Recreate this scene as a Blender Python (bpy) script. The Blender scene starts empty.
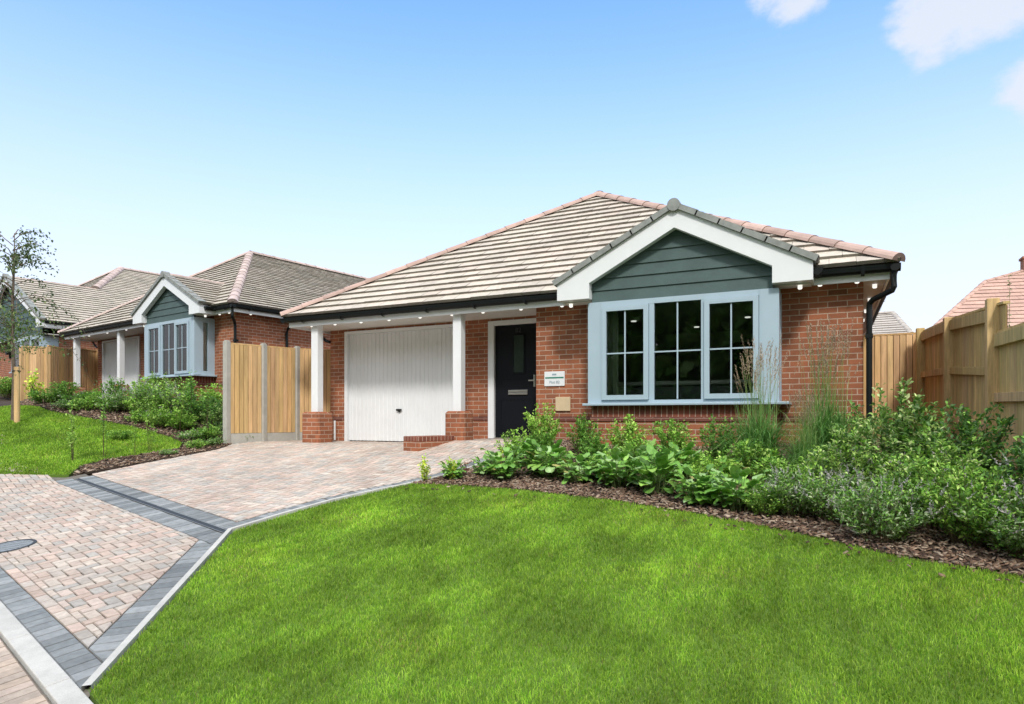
import bpy, math, random
import numpy as np
from mathutils import Vector, Matrix, Euler
from mathutils.geometry import delaunay_2d_cdt

random.seed(7)
rng = np.random.default_rng(7)
C = bpy.context.scene.collection
R = math.radians

# ------------------------------------------------------------------ ground
def sm(t):
    t = np.clip(t, 0, 1)
    return t * t * (3 - 2 * t)

def gz(X, Y):
    X = np.asarray(X, float); Y = np.asarray(Y, float)
    z = -1.215 + .135 * np.clip(Y, -4, 9.0)
    z = z + .09 * np.clip(X + 6.5, 0, 1) * np.clip((Y - 7.2) / 1.8, 0, 1)
    z = z + .13 * np.clip(-9.9 - X, 0, 5.2)
    z = z + .07 * np.clip(Y - 6, 0, 4) * sm((-10.6 - X) / 2.4)
    z = z + .2 * np.clip(-22.6 - X, 0, 3) * sm((Y - 9) / 3)
    return z

def g(x, y):
    return float(gz(x, y))

# ------------------------------------------------------------------ materials
def new_mat(name):
    m = bpy.data.materials.new(name); m.use_nodes = True
    nt = m.node_tree; b = nt.nodes['Principled BSDF']
    return m, nt, b

def node(nt, t, **kw):
    n = nt.nodes.new(t)
    for k, v in kw.items():
        if k in n.inputs: n.inputs[k].default_value = v
        else: setattr(n, k, v)
    return n

def c4(c): return (c[0], c[1], c[2], 1)

def noisy(name, base, rough=.6, var=.15, scale=8, bump=0, bscale=60, spec=.3, metal=0, coords='Object', var2=0, scale2=60):
    m, nt, b = new_mat(name)
    tc = node(nt, 'ShaderNodeTexCoord')
    n = node(nt, 'ShaderNodeTexNoise', Scale=scale, Detail=6, Roughness=.6)
    nt.links.new(tc.outputs[coords], n.inputs['Vector'])
    r = node(nt, 'ShaderNodeMapRange')
    r.inputs['From Min'].default_value = .3; r.inputs['From Max'].default_value = .7
    r.inputs['To Min'].default_value = 1 - var; r.inputs['To Max'].default_value = 1 + var
    nt.links.new(n.outputs['Fac'], r.inputs['Value'])
    mul = node(nt, 'ShaderNodeVectorMath', operation='SCALE')
    mul.inputs[0].default_value = base
    nt.links.new(r.outputs[0], mul.inputs['Scale'])
    out = mul.outputs[0]
    if var2:
        n2 = node(nt, 'ShaderNodeTexNoise', Scale=scale2, Detail=3)
        nt.links.new(tc.outputs[coords], n2.inputs['Vector'])
        r2 = node(nt, 'ShaderNodeMapRange')
        r2.inputs['From Min'].default_value = .3; r2.inputs['From Max'].default_value = .7
        r2.inputs['To Min'].default_value = 1 - var2; r2.inputs['To Max'].default_value = 1 + var2
        nt.links.new(n2.outputs['Fac'], r2.inputs['Value'])
        m2 = node(nt, 'ShaderNodeVectorMath', operation='SCALE')
        nt.links.new(out, m2.inputs[0]); nt.links.new(r2.outputs[0], m2.inputs['Scale'])
        out = m2.outputs[0]
    nt.links.new(out, b.inputs['Base Color'])
    b.inputs['Roughness'].default_value = rough
    b.inputs['Specular IOR Level'].default_value = spec
    b.inputs['Metallic'].default_value = metal
    if bump:
        bn = node(nt, 'ShaderNodeTexNoise', Scale=bscale, Detail=5)
        nt.links.new(tc.outputs[coords], bn.inputs['Vector'])
        bp = node(nt, 'ShaderNodeBump', Strength=bump, Distance=.01)
        nt.links.new(bn.outputs['Fac'], bp.inputs['Height'])
        nt.links.new(bp.outputs[0], b.inputs['Normal'])
    return m

def attr_mat(name, rough=.7, var=.12, scale=30, bump=.3, bscale=80, spec=.25, trans=0, gain=1.0, low=.13):
    """base colour from the mesh's colour attribute, broken up by noise"""
    m, nt, b = new_mat(name)
    at = node(nt, 'ShaderNodeAttribute'); at.attribute_name = 'col'
    tc = node(nt, 'ShaderNodeTexCoord')
    n = node(nt, 'ShaderNodeTexNoise', Scale=scale, Detail=5)
    nt.links.new(tc.outputs['Object'], n.inputs['Vector'])
    r = node(nt, 'ShaderNodeMapRange')
    r.inputs['From Min'].default_value = .3; r.inputs['From Max'].default_value = .7
    r.inputs['To Min'].default_value = (1 - var) * gain; r.inputs['To Max'].default_value = (1 + var) * gain
    nt.links.new(n.outputs['Fac'], r.inputs['Value'])
    mul = node(nt, 'ShaderNodeVectorMath', operation='SCALE')
    nl = node(nt, 'ShaderNodeTexNoise', Scale=.9, Detail=7, Roughness=.65); nt.links.new(tc.outputs['Object'], nl.inputs['Vector'])
    rl = node(nt, 'ShaderNodeMapRange')
    rl.inputs['From Min'].default_value = .3; rl.inputs['From Max'].default_value = .7
    rl.inputs['To Min'].default_value = 1 - low; rl.inputs['To Max'].default_value = 1 + low
    nt.links.new(nl.outputs['Fac'], rl.inputs['Value'])
    ml = node(nt, 'ShaderNodeMath', operation='MULTIPLY'); nt.links.new(r.outputs[0], ml.inputs[0]); nt.links.new(rl.outputs[0], ml.inputs[1])
    nt.links.new(at.outputs['Color'], mul.inputs[0]); nt.links.new(ml.outputs[0], mul.inputs['Scale'])
    nt.links.new(mul.outputs[0], b.inputs['Base Color'])
    b.inputs['Roughness'].default_value = rough
    b.inputs['Specular IOR Level'].default_value = spec
    if bump:
        bn = node(nt, 'ShaderNodeTexNoise', Scale=bscale, Detail=4)
        nt.links.new(tc.outputs['Object'], bn.inputs['Vector'])
        bp = node(nt, 'ShaderNodeBump', Strength=bump, Distance=.005)
        nt.links.new(bn.outputs['Fac'], bp.inputs['Height'])
        nt.links.new(bp.outputs[0], b.inputs['Normal'])
    if trans:
        tr = node(nt, 'ShaderNodeBsdfTranslucent')
        nt.links.new(mul.outputs[0], tr.inputs['Color'])
        mx = node(nt, 'ShaderNodeMixShader', Fac=trans)
        nt.links.new(b.outputs[0], mx.inputs[1]); nt.links.new(tr.outputs[0], mx.inputs[2])
        nt.links.new(mx.outputs[0], nt.nodes['Material Output'].inputs['Surface'])
    return m

def brick_mat(name, c1, c2, mortar, bw=.225, bh=.075, rot=False, ms=.0055):
    m, nt, b = new_mat(name)
    uv = node(nt, 'ShaderNodeUVMap'); uv.uv_map = 'UVMap'
    src = uv.outputs[0]
    if rot:
        mp = node(nt, 'ShaderNodeMapping'); mp.inputs['Rotation'].default_value = (0, 0, R(90))
        nt.links.new(src, mp.inputs['Vector']); src = mp.outputs[0]
    # slight wobble of the joints
    wn = node(nt, 'ShaderNodeTexNoise', Scale=9, Detail=3)
    nt.links.new(src, wn.inputs['Vector'])
    sb = node(nt, 'ShaderNodeVectorMath', operation='SUBTRACT'); sb.inputs[1].default_value = (.5, .5, .5)
    nt.links.new(wn.outputs['Color'], sb.inputs[0])
    sc = node(nt, 'ShaderNodeVectorMath', operation='SCALE'); sc.inputs['Scale'].default_value = .006
    nt.links.new(sb.outputs[0], sc.inputs[0])
    ad = node(nt, 'ShaderNodeVectorMath', operation='ADD')
    nt.links.new(src, ad.inputs[0]); nt.links.new(sc.outputs[0], ad.inputs[1])
    br = node(nt, 'ShaderNodeTexBrick')
    br.offset = .5 if not rot else 0
    br.inputs['Scale'].default_value = 1
    br.inputs['Brick Width'].default_value = bw; br.inputs['Row Height'].default_value = bh
    br.inputs['Mortar Size'].default_value = ms; br.inputs['Mortar Smooth'].default_value = .15
    br.inputs['Bias'].default_value = -.1
    br.inputs['Color1'].default_value = c4(c1); br.inputs['Color2'].default_value = c4(c2); br.inputs['Mortar'].default_value = c4(mortar)
    nt.links.new(ad.outputs[0], br.inputs['Vector'])
    n = node(nt, 'ShaderNodeTexNoise', Scale=1.6, Detail=10, Roughness=.72)
    nt.links.new(src, n.inputs['Vector'])
    r = node(nt, 'ShaderNodeMapRange')
    r.inputs['From Min'].default_value = .25; r.inputs['From Max'].default_value = .75
    r.inputs['To Min'].default_value = .66; r.inputs['To Max'].default_value = 1.32
    nt.links.new(n.outputs['Fac'], r.inputs['Value'])
    mul = node(nt, 'ShaderNodeVectorMath', operation='SCALE')
    nt.links.new(br.outputs['Color'], mul.inputs[0]); nt.links.new(r.outputs[0], mul.inputs['Scale'])
    nt.links.new(mul.outputs[0], b.inputs['Base Color'])
    b.inputs['Roughness'].default_value = .85; b.inputs['Specular IOR Level'].default_value = .2
    inv = node(nt, 'ShaderNodeMath', operation='SUBTRACT'); inv.inputs[0].default_value = 1
    nt.links.new(br.outputs['Fac'], inv.inputs[1])
    n2 = node(nt, 'ShaderNodeTexNoise', Scale=90, Detail=3); nt.links.new(src, n2.inputs['Vector'])
    m2 = node(nt, 'ShaderNodeMath', operation='MULTIPLY_ADD'); m2.inputs[1].default_value = .35
    nt.links.new(n2.outputs['Fac'], m2.inputs[0]); nt.links.new(inv.outputs[0], m2.inputs[2])
    bp = node(nt, 'ShaderNodeBump', Strength=.6, Distance=.006)
    nt.links.new(m2.outputs[0], bp.inputs['Height']); nt.links.new(bp.outputs[0], b.inputs['Normal'])
    return m

def glass_mat(name, tint=(.88, .92, .90), refl=1.0):
    m, nt, b = new_mat(name)
    nt.nodes.remove(b)
    tr = node(nt, 'ShaderNodeBsdfTransparent'); tr.inputs['Color'].default_value = c4(tint)
    gl = node(nt, 'ShaderNodeBsdfGlossy'); gl.inputs['Roughness'].default_value = .015
    fr = node(nt, 'ShaderNodeFresnel', IOR=1.7)
    mx = node(nt, 'ShaderNodeMixShader')
    nt.links.new(fr.outputs[0], mx.inputs[0]); nt.links.new(tr.outputs[0], mx.inputs[1]); nt.links.new(gl.outputs[0], mx.inputs[2])
    nt.links.new(mx.outputs[0], nt.nodes['Material Output'].inputs['Surface'])
    return m

def wood_mat(name, base, var=.25, stretch=(14, 14, 1.2), rough=.75):
    m, nt, b = new_mat(name)
    at = node(nt, 'ShaderNodeAttribute'); at.attribute_name = 'col'
    tc = node(nt, 'ShaderNodeTexCoord')
    mp = node(nt, 'ShaderNodeMapping'); mp.inputs['Scale'].default_value = stretch
    nt.links.new(tc.outputs['Object'], mp.inputs['Vector'])
    n = node(nt, 'ShaderNodeTexNoise', Scale=3, Detail=6, Roughness=.65); nt.links.new(mp.outputs[0], n.inputs['Vector'])
    kn = node(nt, 'ShaderNodeTexNoise', Scale=.9, Detail=2)
    nt.links.new(mp.outputs[0], kn.inputs['Vector'])
    r = node(nt, 'ShaderNodeMapRange')
    r.inputs['From Min'].default_value = .3; r.inputs['From Max'].default_value = .7
    r.inputs['To Min'].default_value = 1 - var; r.inputs['To Max'].default_value = 1 + var
    nt.links.new(n.outputs['Fac'], r.inputs['Value'])
    r3 = node(nt, 'ShaderNodeMapRange')
    r3.inputs['From Min'].default_value = .3; r3.inputs['From Max'].default_value = .7
    r3.inputs['To Min'].default_value = .82; r3.inputs['To Max'].default_value = 1.15
    nt.links.new(kn.outputs['Fac'], r3.inputs['Value'])
    mm = node(nt, 'ShaderNodeMath', operation='MULTIPLY')
    nt.links.new(r.outputs[0], mm.inputs[0]); nt.links.new(r3.outputs[0], mm.inputs[1])
    bc = node(nt, 'ShaderNodeVectorMath', operation='MULTIPLY'); bc.inputs[1].default_value = base
    nt.links.new(at.outputs['Color'], bc.inputs[0])
    mul = node(nt, 'ShaderNodeVectorMath', operation='SCALE')
    nt.links.new(bc.outputs[0], mul.inputs[0]); nt.links.new(mm.outputs[0], mul.inputs['Scale'])
    nt.links.new(mul.outputs[0], b.inputs['Base Color'])
    b.inputs['Roughness'].default_value = rough; b.inputs['Specular IOR Level'].default_value = .2
    bp = node(nt, 'ShaderNodeBump', Strength=.35, Distance=.004)
    nt.links.new(n.outputs['Fac'], bp.inputs['Height']); nt.links.new(bp.outputs[0], b.inputs['Normal'])
    return m

M = {}
M['brick'] = brick_mat('brickwork', (.36, .130, .066), (.215, .085, .048), (.46, .34, .26), ms=.006)
M['soldier'] = brick_mat('soldier_brickwork', (.25, .085, .055), (.16, .058, .04), (.46, .33, .26), bw=.225, bh=.075, rot=True)
M['darkbrick'] = brick_mat('dark_brickwork', (.20, .075, .055), (.115, .045, .035), (.30, .19, .15))
M['tile'] = attr_mat('roof_tile', low=.10, rough=.85, var=.10, scale=14, bump=.35, bscale=70)
M['hip'] = attr_mat('hip_tile', rough=.8, var=.14, scale=6, bump=.3, bscale=50)
M['white'] = noisy('white_upvc', (.765, .785, .80), rough=.35, var=.03, scale=3, spec=.4)
M['soffit'] = noisy('soffit_board', (.66, .65, .62), rough=.5, var=.04, scale=3)
M['garage'] = noisy('garage_door_paint', (.75, .77, .785), rough=.38, var=.035, scale=2, spec=.4)
M['blue'] = noisy('pale_blue_frame', (.375, .48, .555), rough=.4, var=.03, scale=4, spec=.4)
M['clad'] = noisy('grey_green_cladding', (.072, .112, .108), rough=.6, var=.12, scale=5, bump=.25, bscale=40)
M['black'] = noisy('black_plastic', (.008, .011, .011), rough=.5, var=.1, scale=5, spec=.22)
M['door'] = noisy('navy_door_paint', (.005, .0065, .010), rough=.5, var=.1, scale=4, spec=.2)
M['steel'] = noisy('brushed_steel', (.62, .61, .58), rough=.3, var=.05, scale=20, metal=.9)
M['cream'] = noisy('cream_plastic', (.60, .47, .30), rough=.6, var=.06, scale=12)
M['room'] = noisy('painted_plaster', (.55, .55, .52), rough=.9, var=.04, scale=2)
M['carpet'] = noisy('grey_carpet', (.2, .19, .18), rough=1, var=.1, scale=50)
M['linen'] = noisy('white_linen', (.72, .70, .69), rough=.9, var=.05, scale=5, bump=.3, bscale=12)
M['grey_fabric'] = noisy('grey_upholstery', (.22, .23, .25), rough=.95, var=.08, scale=30)
M['curtain'] = noisy('curtain_cloth', (.55, .57, .50), rough=.9, var=.06, scale=6)
M['glass'] = glass_mat('window_glass')
M['dglass'] = noisy('frosted_door_glass', (.035, .048, .045), rough=.12, var=.1, scale=10, spec=.6)
M['verge'] = noisy('grey_dry_verge', (.26, .275, .26), rough=.7, var=.2, scale=10)
M['concrete'] = noisy('fence_post_concrete', (.42, .41, .37), rough=.9, var=.12, scale=7, bump=.3, bscale=60)
M['kerbc'] = noisy('kerb_concrete', (.50, .49, .46), rough=.85, var=.14, scale=5, bump=.35, bscale=90, var2=.08, scale2=160)
M['soil'] = noisy('soil', (.055, .038, .028), rough=1, var=.4, scale=5, bump=1, bscale=30, var2=.35, scale2=80)
M['joint'] = noisy('joint_sand', (.15, .135, .115), rough=1, var=.25, scale=12, bump=.5, bscale=90)
M['paver'] = attr_mat('concrete_paver', low=.17, rough=.85, var=.14, scale=22, bump=.5, bscale=140)
M['chip'] = attr_mat('bark_chip', rough=.95, var=.25, scale=60, bump=.5)
M['leaf'] = attr_mat('leaf', rough=.5, var=.18, scale=25, bump=0, spec=.35, trans=.3)
M['gleaf'] = attr_mat('glossy_leaf', rough=.36, var=.15, scale=30, bump=.2, bscale=60, spec=.5, trans=.22)
M['bark'] = noisy('bark', (.17, .13, .10), rough=.95, var=.3, scale=15, bump=.8, bscale=40)
M['fence_new'] = wood_mat('orange_fence_timber', (.63, .42, .21), var=.16)
M['fence_old'] = wood_mat('treated_fence_timber', (.53, .39, .185), var=.24)
M['metal'] = noisy('cast_iron', (.26, .28, .29), rough=.6, var=.2, scale=30, metal=.2, bump=.5, bscale=60)
M['slot'] = noisy('drain_grating', (.045, .05, .055), rough=.6, var=.2, scale=20)
def lamp_mat():
    m, nt, b = new_mat('lit_diffuser'); b.inputs['Base Color'].default_value = (.8, .8, .8, 1)
    b.inputs['Emission Color'].default_value = (1, .97, .9, 1); b.inputs['Emission Strength'].default_value = .6
    return m
M['lamp'] = lamp_mat()
M['green'] = noisy('green_print', (.03, .20, .14), rough=.5, var=.05)
M['ink'] = noisy('grey_print', (.28, .36, .42), rough=.5, var=.05)
M['render'] = noisy('pale_render', (.6, .56, .48), rough=.9, var=.06, scale=2)

def grass_mat():
    m, nt, b = new_mat('grass_blade')
    at = node(nt, 'ShaderNodeAttribute'); at.attribute_name = 'col'
    geo = node(nt, 'ShaderNodeTexCoord')
    n = node(nt, 'ShaderNodeTexNoise', Scale=1.6, Detail=5, Roughness=.62); nt.links.new(geo.outputs['Object'], n.inputs['Vector'])
    mp = node(nt, 'ShaderNodeMapping'); mp.inputs['Rotation'].default_value = (0, 0, R(35)); mp.inputs['Scale'].default_value = (5, .9, 1)
    nt.links.new(geo.outputs['Object'], mp.inputs['Vector'])
    n2 = node(nt, 'ShaderNodeTexNoise', Scale=2.2, Detail=4); nt.links.new(mp.outputs[0], n2.inputs['Vector'])
    r = node(nt, 'ShaderNodeMapRange')
    r.inputs['From Min'].default_value = .35; r.inputs['From Max'].default_value = .65
    r.inputs['To Min'].default_value = .70; r.inputs['To Max'].default_value = 1.24
    nt.links.new(n.outputs['Fac'], r.inputs['Value'])
    r2 = node(nt, 'ShaderNodeMapRange')
    r2.inputs['From Min'].default_value = .35; r2.inputs['From Max'].default_value = .65
    r2.inputs['To Min'].default_value = .82; r2.inputs['To Max'].default_value = 1.18
    nt.links.new(n2.outputs['Fac'], r2.inputs['Value'])
    mm = node(nt, 'ShaderNodeMath', operation='MULTIPLY')
    nt.links.new(r.outputs[0], mm.inputs[0]); nt.links.new(r2.outputs[0], mm.inputs[1])
    mul = node(nt, 'ShaderNodeVectorMath', operation='SCALE')
    nt.links.new(at.outputs['Color'], mul.inputs[0]); nt.links.new(mm.outputs[0], mul.inputs['Scale'])
    nt.links.new(mul.outputs[0], b.inputs['Base Color'])
    b.inputs['Roughness'].default_value = .55; b.inputs['Specular IOR Level'].default_value = .25
    tr = node(nt, 'ShaderNodeBsdfTranslucent'); nt.links.new(mul.outputs[0], tr.inputs['Color'])
    mx = node(nt, 'ShaderNodeMixShader', Fac=.35)
    nt.links.new(b.outputs[0], mx.inputs[1]); nt.links.new(tr.outputs[0], mx.inputs[2])
    nt.links.new(mx.outputs[0], nt.nodes['Material Output'].inputs['Surface'])
    return m
M['grass'] = grass_mat()
M['turf'] = noisy('turf_soil', (.10, .17, .025), rough=1, var=.3, scale=3, bump=.6, bscale=60, var2=.3, scale2=120)

# ------------------------------------------------------------------ objects
def tag(o, label=None, cat=None, group=None, kind=None):
    if label: o['label'] = label
    if cat: o['category'] = cat
    if group: o['group'] = group
    if kind: o['kind'] = kind
    return o

def empty(name, loc, rz, label, cat, group=None):
    o = bpy.data.objects.new(name, None); C.objects.link(o)
    o.location = loc; o.rotation_euler = (0, 0, rz); o.empty_display_size = .2
    return tag(o, label, cat, group)

class MB:
    """collects faces; vertex coordinates are local to the thing (off is subtracted)"""
    def __init__(s, off=(0, 0, 0)):
        s.v = []; s.f = []; s.uv = []; s.c = []; s.off = Vector(off); s.col = (1, 1, 1)
    def face(s, pts, uv=None, col=None):
        i = len(s.v); s.v += [tuple(Vector(p) - s.off) for p in pts]
        s.f.append(list(range(i, i + len(pts)))); s.uv.append(uv); s.c.append(col or s.col)
    def box(s, x0, x1, y0, y1, z0, z1, col=None, skip=''):
        a = [(x0, y0), (x1, y0), (x1, y1), (x0, y1)]
        P = lambda i, z: (a[i][0], a[i][1], z)
        for k in range(4):
            if 'nesw'[[2, 1, 0, 3].index(k)] in skip: continue
            j = (k + 1) % 4
            s.face([P(k, z0), P(j, z0), P(j, z1), P(k, z1)], col=col)
        s.face([P(0, z1), P(1, z1), P(2, z1), P(3, z1)], col=col)
        s.face([P(3, z0), P(2, z0), P(1, z0), P(0, z0)], col=col)
    def obox(s, p, q, w, z0a, z1a, z0b, z1b, col=None, out=0):
        """box along the plan line p-q, w thick, heights given at both ends"""
        p = Vector(p[:2]); q = Vector(q[:2]); d = (q - p).normalized(); n = Vector((-d.y, d.x))
        a = p + n * (out - w / 2); b = p + n * (out + w / 2); c = q + n * (out + w / 2); e = q + n * (out - w / 2)
        B = [(a.x, a.y, z0a), (e.x, e.y, z0b), (c.x, c.y, z0b), (b.x, b.y, z0a)]
        T = [(a.x, a.y, z1a), (e.x, e.y, z1b), (c.x, c.y, z1b), (b.x, b.y, z1a)]
        for k in range(4):
            j = (k + 1) % 4
            s.face([B[k], B[j], T[j], T[k]], col=col)
        s.face(T, col=col); s.face(B[::-1], col=col)
    def prism_y(s, poly, y0, y1, col=None):
        """poly in (x,z) counter-clockwise seen from -y, extruded y0..y1"""
        s.face([(x, y0, z) for x, z in poly], col=col)
        s.face([(x, y1, z) for x, z in poly][::-1], col=col)
        n = len(poly)
        for i in range(n):
            j = (i + 1) % n
            s.face([(poly[j][0], y0, poly[j][1]), (poly[i][0], y0, poly[i][1]), (poly[i][0], y1, poly[i][1]), (poly[j][0], y1, poly[j][1])], col=col)
    def prism_z(s, poly, z0, z1, col=None):
        n = len(poly)
        s.face([(x, y, z1) for x, y in poly], col=col); s.face([(x, y, z0) for x, y in poly][::-1], col=col)
        for i in range(n):
            j = (i + 1) % n
            s.face([(poly[i][0], poly[i][1], z0), (poly[j][0], poly[j][1], z0), (poly[j][0], poly[j][1], z1), (poly[i][0], poly[i][1], z1)], col=col)
    def tube(s, path, rad, n=10, cap=True, col=None):
        path = [Vector(p) for p in path]
        rads = rad if isinstance(rad, (list, tuple)) else [rad] * len(path)
        rings = []
        up = Vector((0, 0, 1))
        for i, p in enumerate(path):
            d = (path[min(i + 1, len(path) - 1)] - path[max(i - 1, 0)]).normalized()
            a = d.cross(up)
            if a.length < .05: a = d.cross(Vector((0, 1, 0)))
            a.normalize(); b = a.cross(d)
            rings.append([p + (a * math.cos(t) + b * math.sin(t)) * rads[i] for t in [2 * math.pi * k / n for k in range(n)]])
        for i in range(len(rings) - 1):
            for k in range(n):
                j = (k + 1) % n
                s.face([rings[i][k], rings[i][j], rings[i + 1][j], rings[i + 1][k]], col=col)
        if cap:
            s.face(rings[0][::-1], col=col); s.face(rings[-1], col=col)
    def cyl(s, cx, cy, r, z0, z1, n=20, col=None):
        s.prism_z([(cx + r * math.cos(2 * math.pi * k / n), cy + r * math.sin(2 * math.pi * k / n)) for k in range(n)], z0, z1, col)
    def build(s, name, mat, parent=None, smooth=False, label=None, bevel=0):
        me = bpy.data.meshes.new(name)
        me.from_pydata(s.v, [], s.f)
        uvl = me.uv_layers.new(name='UVMap')
        me.update()
        data = np.zeros((len(me.loops), 2), np.float32)
        cols = np.ones((len(me.loops), 4), np.float32)
        li = 0
        for k, f in enumerate(s.f):
            n = me.polygons[k].normal
            if s.uv[k] is None:
                if abs(n.z) > .8:
                    U = [(s.v[i][0], s.v[i][1]) for i in f]
                else:
                    t = Vector((-n.y, n.x, 0)).normalized()
                    U = [(s.v[i][0] * t.x + s.v[i][1] * t.y, s.v[i][2]) for i in f]
            else: U = s.uv[k]
            m = len(f)
            data[li:li + m] = U
            cols[li:li + m, :3] = s.c[k]
            li += m
        uvl.data.foreach_set('uv', data.ravel())
        ca = me.color_attributes.new('col', 'FLOAT_COLOR', 'CORNER')
        ca.data.foreach_set('color', cols.ravel())
        me.materials.append(M[mat] if isinstance(mat, str) else mat)
        if smooth: me.polygons.foreach_set('use_smooth', [True] * len(me.polygons))
        o = bpy.data.objects.new(name, me); C.objects.link(o)
        if parent: o.parent = parent
        if label: o['label'] = label
        if bevel:
            b = o.modifiers.new('bevel', 'BEVEL'); b.width = bevel; b.segments = 2; b.limit_method = 'ANGLE'; b.angle_limit = R(50)
            b.use_clamp_overlap = True
            w = o.modifiers.new('weld', 'WELD'); w.merge_threshold = 1e-5
            o.modifiers.move(1, 0)
        return o

def fast_mesh(name, V, F, cols, mat, parent=None, smooth=False):
    """numpy mesh: F is (n,3) or (n,4); cols is per-face (n,3)"""
    me = bpy.data.meshes.new(name)
    k = F.shape[1]
    me.vertices.add(len(V)); me.vertices.foreach_set('co', np.asarray(V, np.float32).ravel())
    me.loops.add(F.size); me.loops.foreach_set('vertex_index', F.astype(np.int32).ravel())
    me.polygons.add(len(F))
    me.polygons.foreach_set('loop_start', np.arange(0, F.size, k, dtype=np.int32))
    me.polygons.foreach_set('loop_total', np.full(len(F), k, np.int32))
    if smooth: me.polygons.foreach_set('use_smooth', np.ones(len(F), bool))
    me.update(calc_edges=True)
    ca = me.color_attributes.new('col', 'FLOAT_COLOR', 'CORNER')
    cc = np.ones((F.size, 4), np.float32); cc[:, :3] = np.repeat(cols, k, axis=0)
    ca.data.foreach_set('color', cc.ravel())
    me.materials.append(M[mat])
    o = bpy.data.objects.new(name, me); C.objects.link(o)
    if parent: o.parent = parent
    return o

def clip(poly, nx, ny, c):
    """keep the side nx*x+ny*y >= c"""
    out = []
    for i in range(len(poly)):
        a = poly[i]; b = poly[(i + 1) % len(poly)]
        da = nx * a[0] + ny * a[1] - c; db = nx * b[0] + ny * b[1] - c
        if da >= 0: out.append(a)
        if (da >= 0) != (db >= 0):
            t = da / (da - db); out.append((a[0] + (b[0] - a[0]) * t, a[1] + (b[1] - a[1]) * t))
    return out

def clip_convex(poly, region):
    """region counter-clockwise"""
    for i in range(len(region)):
        a = region[i]; b = region[(i + 1) % len(region)]
        nx, ny = -(b[1] - a[1]), b[0] - a[0]
        poly = clip(poly, nx, ny, nx * a[0] + ny * a[1])
        if len(poly) < 3: return []
    return poly

def inpoly(X, Y, poly):
    ins = np.zeros(len(X), bool); n = len(poly)
    for i in range(n):
        x1, y1 = poly[i]; x2, y2 = poly[(i + 1) % n]
        if y1 == y2: continue
        cond = ((y1 > Y) != (y2 > Y)) & (X < (x2 - x1) * (Y - y1) / (y2 - y1) + x1)
        ins ^= cond
    return ins

def sheet(name, poly, dz, mat, step=.35, label=None, kind='structure', skirt=.12):
    """a surface that follows the ground, dz above it"""
    xs = [p[0] for p in poly]; ys = [p[1] for p in poly]
    pts = []; n = len(poly)
    for i in range(n):
        a = Vector(poly[i]); b = Vector(poly[(i + 1) % n]); m = max(1, int((b - a).length / step))
        pts += [a.lerp(b, k / m) for k in range(m)]
    nb = len(pts); edges = [(i, (i + 1) % nb) for i in range(nb)]
    GX, GY = np.meshgrid(np.arange(min(xs) + .1, max(xs), step), np.arange(min(ys) + .1, max(ys), step))
    GX = GX.ravel(); GY = GY.ravel(); ok = inpoly(GX, GY, poly)
    pts += [Vector((x, y)) for x, y in zip(GX[ok], GY[ok])]
    r = delaunay_2d_cdt(pts, edges, [], 1, 1e-5)
    mb = MB()
    for f in r[2]:
        mb.face([(r[0][i].x, r[0][i].y, g(r[0][i].x, r[0][i].y) + dz) for i in f])
    if skirt:
        for i in range(nb):
            a = pts[i]; b = pts[(i + 1) % nb]
            mb.face([(a.x, a.y, g(a.x, a.y) + dz - skirt), (b.x, b.y, g(b.x, b.y) + dz - skirt), (b.x, b.y, g(b.x, b.y) + dz), (a.x, a.y, g(a.x, a.y) + dz)])
    o = mb.build(name, mat, smooth=False)
    return tag(o, label, kind=kind)

# ------------------------------------------------------------------ roofs
PAL_NEAR = [(.545, .49, .42), (.52, .47, .40), (.57, .505, .43), (.535, .49, .415), (.50, .45, .39), (.565, .49, .42)]
PAL_FAR = [(.50, .45, .375), (.46, .415, .35), (.52, .465, .40), (.47, .43, .355), (.43, .395, .335)]
PAL_PINK = [(.46, .325, .275), (.43, .30, .255), (.49, .35, .30), (.44, .315, .27)]

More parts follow.
